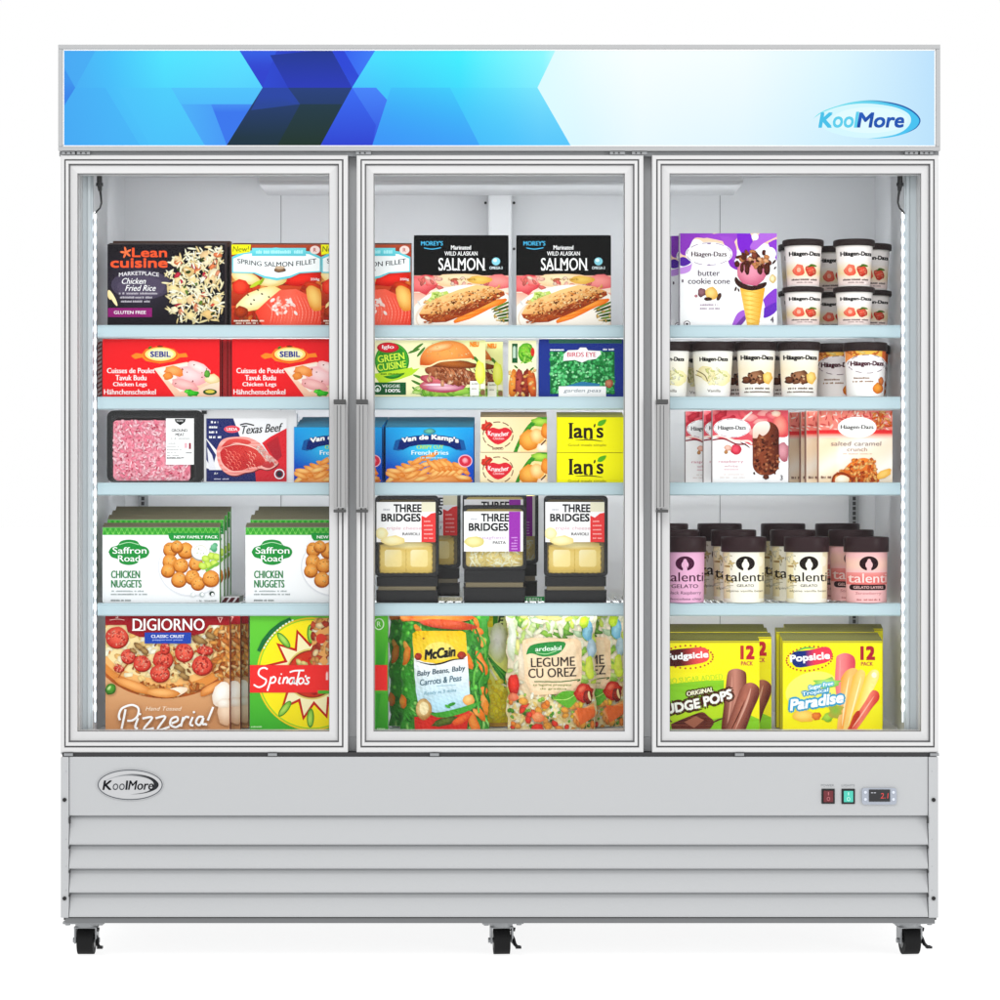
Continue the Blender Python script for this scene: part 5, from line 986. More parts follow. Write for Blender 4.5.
PASTA = mat('pasta_dough', rough=.5, spec=.3, attr=True, bump=(140, .6))
def pasta_tray(name, label, cx, yt, ymid, ybot, d, kind, hw=32):
    k = K(d); zs = ZS(3); u = U * k; g = lambda x, y: (x * u, Z(y, d) - zs); zt = g(0, yt)[1]; zm = g(0, ymid)[1]; zb = max(g(0, ybot)[1], 0)
    m = MB(); out = rrect(-hw * u, hw * u, zm, zt, .010); inn = rrect(-(hw - 3) * u, (hw - 3) * u, zm + 3 * u, zt - 3.2 * u, .008); n = len(out)
    m.add([(x, 0, z) for x, z in out] + [(x, .001, z) for x, z in inn] + [(x, .022, z) for x, z in inn] + [(x * .96, .04, z) for x, z in out],
        [(i, (i + 1) % n, n + (i + 1) % n, n + i) for i in range(n)] + [(n + i, n + (i + 1) % n, 2 * n + (i + 1) % n, 2 * n + i) for i in range(n)] + [tuple(range(2 * n, 3 * n))] + [((i + 1) % n, i, 3 * n + i, 3 * n + (i + 1) % n) for i in range(n)] + [tuple(range(4 * n - 1, 3 * n - 1, -1))], BLACK)
    # the deep body under the rim: two stepped walls
    h = zm - zb
    for (z0, z1, w_) in ((zb + h * .62, zm - .0008, .95), (zb, zb + h * .44, .96)):
        q = [(.002, z1), (.006, z0), (.085, z0), (.09, z1)]; m.xprism(q, -hw * w_ * u, hw * w_ * u, BLACK)
    m.box(-hw * .97 * u, hw * .97 * u, .001, .088, zb + h * .445, zb + h * .47, BLACK)
    o = m.build(name, None, (X(cx, d), d, zs)); tag(o, label, 'pasta tray', 'black pasta trays')
    m = MB(); m.box(-hw * .9 * u, hw * .9 * u, .004, .08, zb + h * .472, zb + h * .615, mat('film_seal', (.16, .13, .07), rough=.3)); m.build('sealed_rim', o)
    # pasta
    m = MB(); m.prism(rrect(-(hw - 3.5) * u, (hw - 3.5) * u, zm + 3.4 * u, zt - 4 * u, .007), .012, .0218, PASTA, H('7c7050' if kind == 'ravioli' else 'd8c484', PK))
    A = Art(cx - hw + 3.6, yt + 3, cx + hw - 3.6, ymid - 3, m, lambda x, y, hh: ((x - cx) * u, .0118 - hh * 2, Z(y, d) - zs), PASTA, seed=cx and int(cx))
    yy = ymid - 18
    if kind == 'ravioli':
        for qx in (-14, 12):
            def zig(r_): return [(cx + qx + (14.4 + (.8 if j % 2 else 0)) * r_ * c_, yy + 1 + (15 + (.8 if j % 2 else 0)) * r_ * s_) for j in range(40) for c_, s_ in [(max(-1, min(1, 1.35 * math.cos(j * math.pi / 20))), max(-1, min(1, 1.35 * math.sin(j * math.pi / 20))))]]
            A.p(zig(.90), 'c8a850'); A.p(zig(.86), lambda x, y, qx=qx: mix(H('f8ecb4', PK), H('dcc06c', PK), math.hypot(x - cx - qx, y - yy) / 16))
            A.p([(cx + qx + a_ * 8.6, yy + b_ * 8.6) for a_, b_ in ((-1, -.8), (-.8, -1), (.8, -1), (1, -.8), (1, .8), (.8, 1), (-.8, 1), (-1, .8))], lambda x, y, qx=qx: mix(H('fffae0', PK), H('f0dc98', PK), math.hypot(x - cx - qx + 3, y - yy + 3) / 13))
        A.b(cx, yy - 13, 25, 4, 'f8ecb8', 'dcc070', 0, .12, 24)
    else:
        A.b(cx, yy, 27, 15.5, 'f2e4a4', 'd8c070', 0, .05, 30); A.sc(190, (cx - 25, yy - 14, cx + 25, yy + 14), ['f8efc0', 'ecdc98', 'fdf8d8', 'dcc880'], 5, .8, shade=.88)
    m.build('pasta', o)
    m = MB(); lx0 = -(hw - 1.5) * u; lx1 = (hw - 3.4) * u; lz0 = g(0, yt + 46.5)[1]; lz1 = g(0, yt + 6.4)[1]
    m.box(lx0, lx1, -.0009, -.0004, lz0, lz1, PRINT, H('f7f6f6', PK))
    a = Art(cx - hw, yt, cx + hw, ymid, m, lambda x, y, hh: ((x - cx) * u, -.0009 - hh, Z(y, d) - zs), PRINT, seed=4)
    a.t('THREE', cx + .6, yt + 12.6, 28, 8, '26262a', .04); a.t('BRIDGES', cx - 6, yt + 22, 39.5, 8, '26262a', .04); a.micro(cx - 26, yt + 13, cx - 17, 2, 'c8c8cc')
    if kind == 'ravioli':
        a.p([(cx + 14.5, yt + 20), (cx + 19, yt + 22), (cx + 24, yt + 18), (cx + 28.6, yt + 17), (cx + 28.6, yt + 46.5), (cx + 14.5, yt + 46.5)], 'dc4c4c'); a.r(cx + 14.5, yt + 6.6, cx + 28.6, yt + 16, 'e8e4cc')
        for i in range(5): a.micro(cx + 17, yt + 25 + i * 4.2, cx + 26, 1.4, 'f4b4b0')
        a.t('triple cheese', cx - 3, yt + 33, 35, 4.2, 'dcb0bc', .0, shear=.15); a.t('RAVIOLI', cx + 4, yt + 38.4, 17, 3, '3a3438', .03); a.b(cx - 25, yt + 38, 6, 6, 'fbf4d0', 'ecdca0', 0, .1); a.b(cx - 14, yt + 45, 12, 5, 'faf2cc', 'e8d490', 0, .1)
    else:
        a.r(cx + 14.5, yt + 6.6, cx + 26, yt + 46.5, '9c44ac')
        for i in range(5): a.micro(cx + 17, yt + 32 + i * 2.8, cx + 23, 1.2, 'd8a8e0')
        a.t('spaghetti', cx - 2, yt + 33, 26, 4, 'c8a8cc', .0, shear=.15); a.t('PASTA', cx + 5, yt + 37.6, 13, 3, '3a3438', .03); a.b(cx - 20, yt + 37, 10, 5.4, 'f2ebb8', 'd8cc80', 0, .06)
    m.build('label', o)
    m = MB(); m.box(-(hw - 1) * u, (hw - 1) * u, .0002, .0006, zm + 1.4 * u, zt - 1.6 * u, FILM); m.build('lidding_film', o)
    return o
pasta_tray('pasta_tray', 'black ravioli tray with red label stripe beside the left frame of the middle door', 407, 495.6, 576.4, 603, .10, 'ravioli')
pasta_tray('pasta_tray', 'black spaghetti tray with purple label stripe in front between the ravioli trays', 494.4, 505, 570, 603, .10, 'spaghetti')
pasta_tray('pasta_tray', 'black ravioli tray with red label stripe at the right end of its shelf', 575.8, 495.6, 576.4, 603, .10, 'ravioli')
pasta_tray('pasta_tray', 'ravioli tray half hidden behind the left ravioli tray', 428.6, 489, 568, 596.4, .215, 'ravioli')
pasta_tray('pasta_tray', 'spaghetti tray directly behind the front purple striped tray, its top showing', 494.6, 493, 566, 599, .215, 'spaghetti')
pasta_tray('pasta_tray', 'spaghetti tray farthest back with a purple strip showing at its right', 506.4, 489.6, 563.6, 596.4, .325, 'spaghetti')
carton('flat_carton', 'flat beige carton lying under the rear ravioli tray', 'frozen food box', None, 433, 597.2, 462.5, 3, .195, .016, lambda a: a.micro(436, 598, 460, 2, 'b0a890'), 'd8d4c0', 'd8d4c0')
carton('flat_carton', 'flat green carton lying under the rear spaghetti tray', 'frozen food box', None, 523.4, 596.8, 544.6, 3, .195, .016, lambda a: a.t('FRESH', 534, 599.4, 15, 3.4, 'e8f4e8', .02), '3f9c5c', '58ac70')

def tal(bodyc, ink, kind):
    def f(a, cx):
        a.r(cx - 22, 550, cx + 22, 604, bodyc, 1, 2)
        if kind == 'cream':
            a.r(cx - 22, 552, cx - 15, 598, ('eee2bc', 'f2ead0')); a.r(cx + 14, 552, cx + 22, 598, ('eee4c4', 'f0e8cc')); a.e(cx - 16, 566, 4, 1, 'a88c5c'); a.e(cx + 15, 561, 3.4, 5, 'f6f0dc'); a.sc(12, (cx - 20, 554, cx - 12, 592), ['e4cf98', 'f8f0d4'], 3, 1)
        if kind == 'berry': a.r(cx - 22, 572, cx + 22, 580, lambda x, y: mix(H('e89c98', PK), H('d8706c', PK), (y - 572) / 6)); a.r(cx - 22, 579, cx + 22, 584, 'dc7c78'); a.r(cx - 22, 556, cx + 22, 572, lambda x, y: mix(H(bodyc, PK), H('f4ccbc', PK), math.sin((y - 556) / 16 * math.pi)), 1, 6)
        a.e(cx, 563, 9.4, 7.2, ink, 0, 28); a.e(cx, 564.4, 3.6, 4, bodyc, 0, 18); a.e(cx, 561, 1.9, 2.6, bodyc); a.p([(cx - 1.8, 566), (cx + 1.8, 566), (cx + 2.4, 571), (cx - 2.4, 571)], bodyc)
        tc = 'f4dcd8' if kind == 'berry' else ink
        a.t('talenti', cx - .2, 576.4 if kind != 'berry' else 577.6, 39, 9.4, tc, .015)
        if kind == 'berry': a.p(rr(cx - 18.4, 584, cx + 18.4, 589.6, 2.4), '2c1418'); a.t('GELATO LAYERS', cx, 586.8, 30, 2.8, 'f0c8c4', .02); a.t('Strawberry', cx, 593, 26, 3.4, 'b06468', 0, shear=.15); a.micro(cx - 12, 598, cx + 12, 2, 'c08080')
        else:
            a.t('GELATO', cx, 585 if kind == 'cream' else 585.6, 17 if kind == 'cream' else 27, 2.8 if kind == 'cream' else 4, ink, .03); a.l([(cx - 18, 585), (cx - 12, 585)], .5, 'a09878')
            if kind == 'cream': a.t('alpine vanilla bean', cx, 590.6, 37, 3, '7c7460', .01)
            else: a.t('Black Raspberry', cx, 592.6, 34, 4, ink, 0, shear=.1); a.t('chocolate chip', cx, 598.6, 34, 3, ink, .02)
    return f
zz3 = ZS(3)
LBR = mat('maroon_lid_plastic', (.026, .010, .012), rough=.36, spec=.15)
def jar(label, cx, d, fn, base, seed, grp='gelato jars'):
    return tub('gelato_jar', label, 'gelato jar', grp, cx, 22.6, 536.6, 15, 20.8, 20, 603, d, zz3, fn, base, seed, LBR, foot=3, shoulder=1.5)
jp = jar('lilac pink gelato jar cut by the left frame of the right door, front row', 683.6, .125, tal('e4b4d0', '4c1c3c', 'pink'), 'dcaccc', 41)
jc = jar('cream gelato jar in the front row next to the lilac jar', 743.6, .125, tal('f6f2e4', '241c18', 'cream'), 'efe8d4', 42)
jb = jar('salmon pink strawberry gelato jar at the right end of the front row', 866.2, .125, tal('f0c0c0', '2c1418', 'berry'), 'ecbcbc', 43)
place(jc, 806.6, .125, zz3, 'cream gelato jar in the front row next to the strawberry jar')
for i, (row, dd, sc_, ccs) in enumerate((('middle', .232, 1.10, (677, 733.6, 792.8, 851)), ('back', .34, 1.19, (666, 719.6, 783, 837.4)))):
    for src, cx, nm in zip((jp, jc, jc, jb), ccs, ('lilac gelato jar at the left end', 'cream gelato jar second from the left', 'cream gelato jar third from the left', 'strawberry gelato jar at the right end')):
        place(src, cx, dd, zz3, nm + ' of the ' + row + ' row', sc_, 1.02)

# ---- floor of the freezer
def pizza(a):
    a.r(104, 608, 231, 735, lambda x, y: mix(H('e0b488', PK), H('c8946a', PK), (y - 660) / 60), 6, 6); a.r(104, 608, 231, 634, ('8c1420', '9c2028'))
    a.e(165, 626, 74, 72, '7a3c20', 0, 60, a0=10, a1=170); a.e(165, 648, 72, 50.5, 'a85c2c', 0, 60); a.e(165, 645, 71, 50, 'd8904c', 0, 60); a.e(164, 643, 66, 43, 'ecb878', 0, 60); a.e(164, 641, 62, 38, 'f2dca8', 0, 50)
    a.sc(120, (106, 686, 228, 698), ['e8a860', 'c87c3c', 'f0c084', 'b0642c'], 5, 2, lambda x, y: .74 < ((x - 165) / 71) ** 2 + ((y - 645) / 50) ** 2 < .98)
    a.sc(110, (98, 625, 231, 692), ['f8ecc8', 'f4e0ac', 'fdf6e0', 'e8bc78', 'f0d090'], 4.6, 2.4, lambda x, y: ((x - 164) / 63) ** 2 + ((y - 642) / 40) ** 2 < 1, rough=.25, shade=.86)
    a.sc(60, (98, 634, 231, 690), ['d88c44', 'c4642c', '8a5c2c', '9c4c24'], 2.4, 1, lambda x, y: ((x - 164) / 60) ** 2 + ((y - 641) / 37) ** 2 < 1, rough=.3)
    a.sc(80, (196, 628, 231, 676), ['e0a058', 'c4783c', 'f0c890', 'a85c28'], 4.5, 2, lambda x, y: x > 200 + abs(y - 645) * .5)
    a.r(104, 608, 231, 625, ('8c1420', '98202a')); a.p([(126, 624), (210, 624), (204, 633), (190, 637), (140, 637), (128, 632)], '941c28')
    a.l([(117, 680), (130, 662), (150, 655)], 1.6, 'a8602c', taper=True); a.l([(170, 652), (182, 672), (196, 688)], 2, 'b46c34', taper=True); a.l([(172, 650), (190, 666)], 2.4, 'f8e8c0', taper=True)
    a.b(175, 692, 14, 4.4, 'fbf2e4', 'ecd4b8', -14, .06); a.b(134, 686, 22, 5, 'f0b474', 'c47a38', 20, .08); a.b(163, 693, 17, 4.6, 'f4bc7c', 'c8803c', 3, .08); a.b(212, 688, 14, 4.6, 'ecac6c', 'bc7030', -30, .08)
    for px, py, r_, q in ((117, 637, 11, .95), (128, 656, 7, 1), (142, 663, 8.5, .9), (163, 659, 9.6, .92), (160, 673, 9.4, .9), (184, 652, 9, 1), (202, 665, 10, .94), (165, 648, 4.6, 1.2), (119, 668, 5, .6), (205, 650, 8, .5)):
        a.e(px + .6, py + 1.4, r_ * 1.04, r_ * q, '8c2c1c'); a.b(px, py, r_, r_ * q, 'e4705c', 'b8342c', 0, .05, 18, (.1, -.2)); a.sc(int(r_ * 2.4), (px - r_ * .8, py - r_ * .7, px + r_ * .8, py + r_ * .7), ['e88470', 'f0a890', 'c43c34', 'a82820'], 1.4, .7, lambda x, y, px=px, py=py, r_=r_: math.hypot(x - px, y - py) < r_ * .85); a.sc(10, (px - r_ * .6, py - r_ * .5, px + r_ * .6, py + r_ * .4), ['f09c88', 'c84438'], 1, .6)
    for px, py, q in ((140, 647, 6), (145, 651, 5), (134, 651, 4), (180, 668, 7), (184, 676, 6), (200, 640, 8), (211, 636, 6)): a.b(px, py, q, q * .5, 'b09060', '6a4c28', 30, .3)
    a.b(111, 689, 5.4, 6, '5c9c3c', '2c5c1c', 40, .08); a.b(109.5, 688, 1.6, 3, 'c8e0a0', '7cac5c', 40)
    a.b(222, 694, 9, 13, 'fcf8f2', 'e4d4c4', 20, .06, 18); a.b(226, 712, 9, 13, 'f0d8c0', 'd0a888', 0, .1); a.b(224, 703, 7, 5, 'faf4ec', 'e0ccb8')
    a.r(145, 632.4, 191.4, 643.4, '2c4ca4'); a.t('CLASSIC CRUST', 168, 636.2, 33, 3.2, 'f4f6fc', .03); a.t('pepperoni pizza', 168, 639.9, 30, 2, 'b8c8f0', .01)
    a.t('DIGIORNO', 169, 624.4, 72, 12.4, 'fbf8f6', .02); 
    for px in (134.6, 138, 150.6, 176.6, 186.4, 191.6): pass
    a.r(132.4, 629.6, 144, 630.6, 'fbf8f6'); a.l([(110, 620), (118, 619), (125, 620)], .6, 'e8c0b8'); a.t('S', 117.4, 616, 2.6, 4, 'f0d0c8', .02); a.p([(217.6, 617), (223.4, 617), (220.4, 623)], 'e8b8b0'); a.p([(219, 617.8), (222, 617.8), (220.4, 621.4)], '8c1420')
    a.t('Hand Tossed', 164, 708.4, 35, 4, 'f8e8d4', 0, shear=.35)
    G = lambda P, cx=0: [(90 + x / 6.25, 605 + y / 6.25) for x, y in P]
    for sh_, c, wd in ((.9, 'a87c58', 2.5), (0, 'fffdf8', 2.1)):
        for P in ([(225, 650), (215, 700), (200, 772)], [(190, 718), (183, 690), (198, 650), (232, 630), (272, 624), (305, 645), (300, 690), (270, 718), (235, 722)], [(303, 705), (285, 760), (302, 770)], [(330, 708), (392, 702), (338, 775), (402, 768)], [(412, 706), (474, 697), (424, 778), (500, 760)], [(512, 738), (550, 720), (543, 698), (512, 710), (504, 745), (538, 762), (575, 740)], [(585, 698), (570, 758)], [(576, 730), (600, 698), (622, 702)], [(645, 698), (628, 742), (648, 752)], [(712, 698), (682, 698), (664, 732), (688, 748), (712, 702), (704, 740), (728, 742)], [(772, 636), (738, 720)]):
            a.l([(x + sh_, y + sh_) for x, y in G(P)], wd, c)
        for px, py in ((315, 680), (652, 668), (728, 745)): a.e(90 + px / 6.25 + sh_, 605 + py / 6.25 + sh_, 1.2, 1.2, c, n=10)
pz = carton('pizza_box', 'pepperoni pizza box frontmost at the left end of the freezer floor', 'pizza box', 'pepperoni pizza boxes', 105.4, 612, 229.8, 4, .10, .03, pizza, 'b07c58', '6a1018', 0, side='7c2820', seed=51)
place(pz, 178.6, .134, ZS(4), 'pepperoni pizza box second from the front, a narrow strip showing')
place(pz, 187, .168, ZS(4), 'pepperoni pizza box third from the front beside the green pizza box')
def spin(a):
    a.r(249, 608, 390, 736, lambda x, y: mix(H('6cc244', PK), H('48a838', PK), (y - 620) / 110), 1, 4); a.p([(376, 620), (390, 620), (390, 735), (376, 735)], ('64b83e', '3c9430'))
    a.e(312, 674, 55.4, 56.6, 'e8c82c', 0, 60); a.e(312, 674, 53.8, 55, '8cc83c', 0, 60); a.e(312, 674, 52.6, 54, 'f4e02c', 0, 60)
    for R_, r_, c in ((47.5, 31, 'b82c1c'), (42.5, 27, 'f4ecc0')):
        P = []
        for i in range(24): rr_ = R_ if i % 2 == 0 else r_; g = math.radians(i * 15 + 11); P.append((312 + rr_ * math.cos(g), 674 + rr_ * math.sin(g)))
        a.p(P, c)
    a.e(312, 674, 26.4, 25.6, 'dcc878', 0, 40); a.e(312, 674, 25, 24, '8c3a20', 0, 40); a.e(312, 674, 23.6, 22.6, 'c43c28', 0, 40)
    a.sc(30, (292, 654, 333, 695), ['c8302c', 'e05c3c', '8cac44', 'e8d890'], 4, 2.6, lambda x, y: math.hypot(x - 312, y - 674) < 20, rough=.3)
    for g, rr_ in ((-130, 44), (-92, 40), (128, 44), (92, 44), (50, 44), (-50, 44)):
        x, y = 312 + rr_ * math.cos(math.radians(g)), 674 + rr_ * math.sin(math.radians(g)); a.e(x, y, 9.6, 3.6, '3c8430', g + 180); a.b(x, y, 8.6, 2.7, 'b8dc6c', '74b040', g + 180, .05)
    a.p([(312, 622), (316, 618), (348, 618), (348, 672), (312, 672)], 'e0a868'); a.sc(90, (313, 619, 347, 670), ['f4dcac', 'e08c5c', 'f8ecd0', 'c85a3c', 'd8a060', 'b04430'], 4, 2.6, rough=.3); a.e(321, 638.6, 5, 5, 'cc4434')
    a.p([(257, 650.6), (262, 640), (270, 630), (280, 622), (290, 617.4), (291.6, 620.4), (282, 625.4), (273, 633), (265.6, 642.4), (260.4, 652)], '1f6c3c')
    for i in range(12): g = math.radians(207 + i * 3.6); a.e(315 + 57.4 * math.cos(g) + .4, 675 + 59 * math.sin(g) - .6, 1.2, .9, 'e8f4e0', math.degrees(g) + 90, 8)
    a.r(248, 665, 390, 692.6, 'e03a38'); a.r(318, 690.4, 390, 693.6, '58a83c')
    G = lambda P: [(235 + x / 6.667, 605 + y / 6.667) for x, y in P]
    for P in ([(218, 428), (195, 418), (165, 430), (158, 462), (185, 485), (208, 500), (198, 530), (160, 548), (125, 530)], [(242, 478), (232, 520), (216, 572)], [(238, 495), (258, 478), (272, 492), (262, 515), (236, 520)], [(302, 480), (292, 515), (304, 525)], [(330, 480), (318, 525)], [(322, 503), (342, 482), (352, 492), (346, 524)], [(398, 485), (372, 488), (360, 512), (376, 526), (396, 495), (392, 520), (408, 522)], [(432, 432), (412, 520), (420, 532)], [(365, 448), (400, 438), (462, 436)], [(452, 488), (432, 490), (424, 512), (438, 526), (458, 508), (452, 488)], [(474, 468), (469, 482)], [(500, 485), (480, 488), (482, 502), (492, 514), (480, 526), (462, 520)]): a.l(G(P), 1.7, 'ffffff')
    a.e(281.4, 674, .8, .8, 'ffffff', n=8)
    ring(a, 379, 624, 5.2, 6, 1.1, 'd4ecc8', n=30); a.t('R', 379, 624, 4, 5, 'd4ecc8', .02); a.micro(251, 726, 262, 1.3, 'c8e8b8'); a.micro(377, 728, 385, 1.3, 'c8e8b8')
    a.micro(326, 671, 330, 9, 'f8dcd8')
carton('veggie_pizza_box', 'green pizza box with yellow sun emblem and red band behind the door frames', 'pizza box', None, 249.8, 612, 387.6, 4, .10, .04, spin, '54b03c', '3c7c30', 0, seed=52)

def bag(name, label, cat, group, x0, y0, x1, d, bulge, draw, base, seed=1, top=6, tilt=0):
    zs = ZS(4); k = K(d); u = U * k; cx = (x0 + x1) / 2; hw = (x1 - x0) / 2; yb_ = 500 + (CZ - zs) / u; H_ = yb_ - y0
    R = random.Random(seed); ph = [R.uniform(0, 6) for _ in range(6)]
    def prof(x, y):
        a_ = max(-1, min(1, (x - cx) / hw)); b_ = max(0, min(1, (y - y0) / H_)); e1 = (1 - abs(a_) ** 2.6) ** .6; e2 = max(0, min(1, (b_ * H_ - top * .6) / 16)) ** .5 * max(.35, min(1, (1 - b_) * 5 + .35)) ** .5
        wr = .10 * math.sin(x * .55 + ph[0] + y * .2) * math.exp(-((b_ - .08) / .16) ** 2) + .05 * math.sin(y * .32 + x * .11 + ph[1]) + .05 * math.sin(x * .23 - y * .13 + ph[2]) + .035 * math.sin(x * .7 + y * .5 + ph[3])
        return bulge * e1 * e2 * (1 + wr)
    _pc = {}
    def lat(fn, x, y):
        i, j = math.floor(x / 3), math.floor(y / 3); q = []
        for a_, b_ in ((i, j), (i + 1, j), (i, j + 1), (i + 1, j + 1)):
            k_ = (fn, a_, b_)
            if k_ not in _pc: _pc[k_] = fn(a_ * 3, b_ * 3)
            q.append(_pc[k_])
        u_, v_ = x / 3 - i, y / 3 - j
        return q[0] + (q[1] - q[0]) * u_ + (q[3] - q[1]) * v_ if u_ > v_ else q[0] + (q[2] - q[0]) * v_ + (q[3] - q[2]) * u_
    def edge(x, y):
        a_ = (x - cx) / hw; return x - a_ * abs(a_) ** 3 * (1.2 + 1.1 * math.sin(y * .21 + ph[4]) + .5 * math.sin(y * .53 + ph[5]))
    f = lambda x, y, h: ((lat(edge, x, y) - cx) * u, -lat(prof, x, y) - h * 4 - .0006, max(Z(y, d) - zs, .0002))
    m = MB(); nx, ny = 26, 30; V = []; F = []
    for s_ in (1, -.6):
        for j in range(ny + 1):
            for i in range(nx + 1):
                x = x0 + (x1 - x0) * i / nx; y = y0 + H_ * j / ny; V.append(((edge(x, y) - cx) * u * (.985 if s_ == 1 else 1), -s_ * prof(x, y) * .95 + (.001 if s_ == 1 else 0), max(Z(y, d) - zs, .0002)))
    o_ = (nx + 1) * (ny + 1)
    for j in range(ny):
        for i in range(nx): q = j * (nx + 1) + i; F.append((q, q + nx + 1, q + nx + 2, q + 1)); F.append((o_ + q, o_ + q + 1, o_ + q + nx + 2, o_ + q + nx + 1))
    m.add(V, F, GLOSS, H(base, PK), True)
    A = Art(x0 + .3, y0 + .2, x1 - .3, yb_ - .2, m, f, GLOSS, sx=3, sy=3, step=2e-5, seed=seed); A.diag = True; draw(A)
    o = m.build(name, None, (X(cx, d), d, zs)); return tag(o, label, cat, group)
def greens(a, x0, y0, x1, y1, n):
    a.sc(n, (x0, y0, x1, y1), ['5cc050', '7cdc60', '48a83c', 'a4ec7c', '3c8c38'], 2.7, 2.4, shade=.72, nv=8)
    a.sc(n // 5, (x0, y0, x1, y1), ['5cb84c', '9cdc78'], 8, 1.6, shade=.7, rot=(20, 110))
    a.sc(n // 8, (x0, y0, x1, y1), ['fc9c40', 'f48830', 'ffb05c'], 7, 3, shade=.84, rot=(30, 110))
def mccain(a):
    a.r(399, 612, 491, 736, '48983c', 2, 6); greens(a, 399, 614, 490, 734, 190)
    for q in ((406, 655, 4, 10, 15), (482, 662, 4.4, 13, -22), (485, 690, 5, 4, 20), (474, 722, 5, 13, -20), (478, 630, 7, 3.4, 20), (402, 702, 5, 6, 0)): a.b(q[0], q[1], q[2], q[3], 'f6a050', 'd86c20', q[4], .06)
    for i in range(9): a.l([(470 + (i * 5.7) % 20, 618 + i * 9), (474 + (i * 5.7) % 14, 628 + i * 9), (472 + (i * 7.7) % 18, 640 + i * 9)], 2, ('4ca03c', '2c7828', '6cb850')[i % 3])
    a.b(440, 617.4, 34, 4.6, 'f0984c', 'cc602c', 0, .1); a.b(448, 624, 28, 4.4, 'dc6840', 'b03c24', 4, .15); a.b(404, 618, 10, 3, 'e8904c', 'c06028')
    a.p([(414, 716), (470, 708), (466, 735), (416, 735)], 'd8382c')
    P = [(412.6, 633), (417, 630), (462, 630), (466, 632), (468, 660), (470, 690), (471, 706), (440, 712), (420, 708), (416, 690), (414, 660)]
    a.p(P, lambda x, y: mix(H('f8fbfd', PK), H('bfe2f0', PK), (y - 660) / 44))
    a.p([(412.6, 633), (417, 630), (462, 630), (466, 632), (467.6, 655), (450, 660.4), (437, 662.6), (424, 661), (414, 657)], lambda x, y: mix(H('f4c41e', PK), H('f8e060', PK), math.exp(-((x - 440) ** 2 / 300 + (y - 648) ** 2 / 120))))
    a.l([(416, 660), (430, 663.4), (441, 662.4), (454, 658.6), (466, 658)], 1.7, '1c1810', taper=True); a.e(440, 648, 17, 11, 'f6d040', 0, 24); a.e(440, 650, 15, 9, 'fae07c', 0, 24)
    a.b(418.6, 655.4, 4, 3.6, 'b43c24', '7a2014'); a.b(462, 654, 4.4, 3.8, 'b43c24', '7a2014'); a.t('McCain', 440.6, 652, 31, 10.6, '1a1a16', .05, -7, .2); a.e(424, 637.6, 1, .8, '8a2c1c')
    a.t('Baby Beans, Baby', 441.6, 670.4, 48, 7, '2c4c5c', .02, -7, .2); a.t('Carrots & Peas', 441, 679, 42, 6.4, '3c6474', .02, -7, .2); a.l([(437, 684.8), (456, 683.6)], .5, '9cc4d0'); a.t('Ready in 5 mins', 440.6, 691, 32, 4.4, '7cacbc', 0, -6, .25)
    a.b(424, 708, 8, 10.6, 'f0d8a0', 'b8884c', 0, .05, 20); a.e(424.4, 707, 4.6, 6.4, 'f4e4b8'); a.b(469, 699, 6, 5.4, 'fad08c', 'e8a050'); a.p(smooth_line([(430, 712), (445, 710), (462, 706), (482, 700), (470, 709), (452, 715), (438, 716), (430, 712)], 3)[:-1], '4ca43c'); a.b(446, 720, 14, 4, '6a7c34', '3c4c1c', -18); a.b(462, 718, 11, 4, 'f07c44', 'd84c24', -28); a.e(452, 703, 4, 1.6, '3c9434', -20); a.e(448, 705, 3, 1.3, '4cac3c', 30)
v1 = bag('vegetable_bag', 'green bag of beans carrots and peas with yellow and pale blue label in front', 'frozen vegetable bag', 'mixed vegetable bags', 399.6, 611, 490, .150, .033, mccain, '3a7a30', 61)
o = place(v1, 433, .222, ZS(4), 'green vegetable bag peeking out left behind the front beans and carrots bag')
def corn(a):
    a.r(456, 612, 512, 736, lambda x, y: mix(H('e8f4a0', PK), H('fbe428', PK), (y - 650) / 50), 2, 6); a.r(458, 612, 493, 626.6, 'f2e014'); a.r(493, 612, 498, 628, '4c9c34'); a.t('E', 501.4, 620, 5.6, 9, '2c4a1c', .04, shear=.2)
    a.b(499, 642, 10, 20, 'fbfbf0', 'd8e09c', 0, .05, 22)
    for i in range(7): a.l([(486 + i * 1.4, 652 + i * 2.6), (496 + i, 664 + i * 2.4), (508, 674 + i * 3)], 1.8, ('3c9438', '6cbc4c', '2c7c30')[i % 3])
    a.l([(490, 668), (498, 680), (508, 686)], 2, 'f8f4d0'); a.sc(60, (488, 680, 510, 722), ['fff060', 'f8dc30', 'ffe848'], 3, 2.2, rough=.15, shade=.85); a.r(456, 722, 512, 736, 'c89c44')
bag('sweetcorn_bag', 'yellow sweetcorn bag standing behind and between the two vegetable bags', 'frozen vegetable bag', None, 457, 611, 511, .222, .030, corn, 'f4e040', 62)
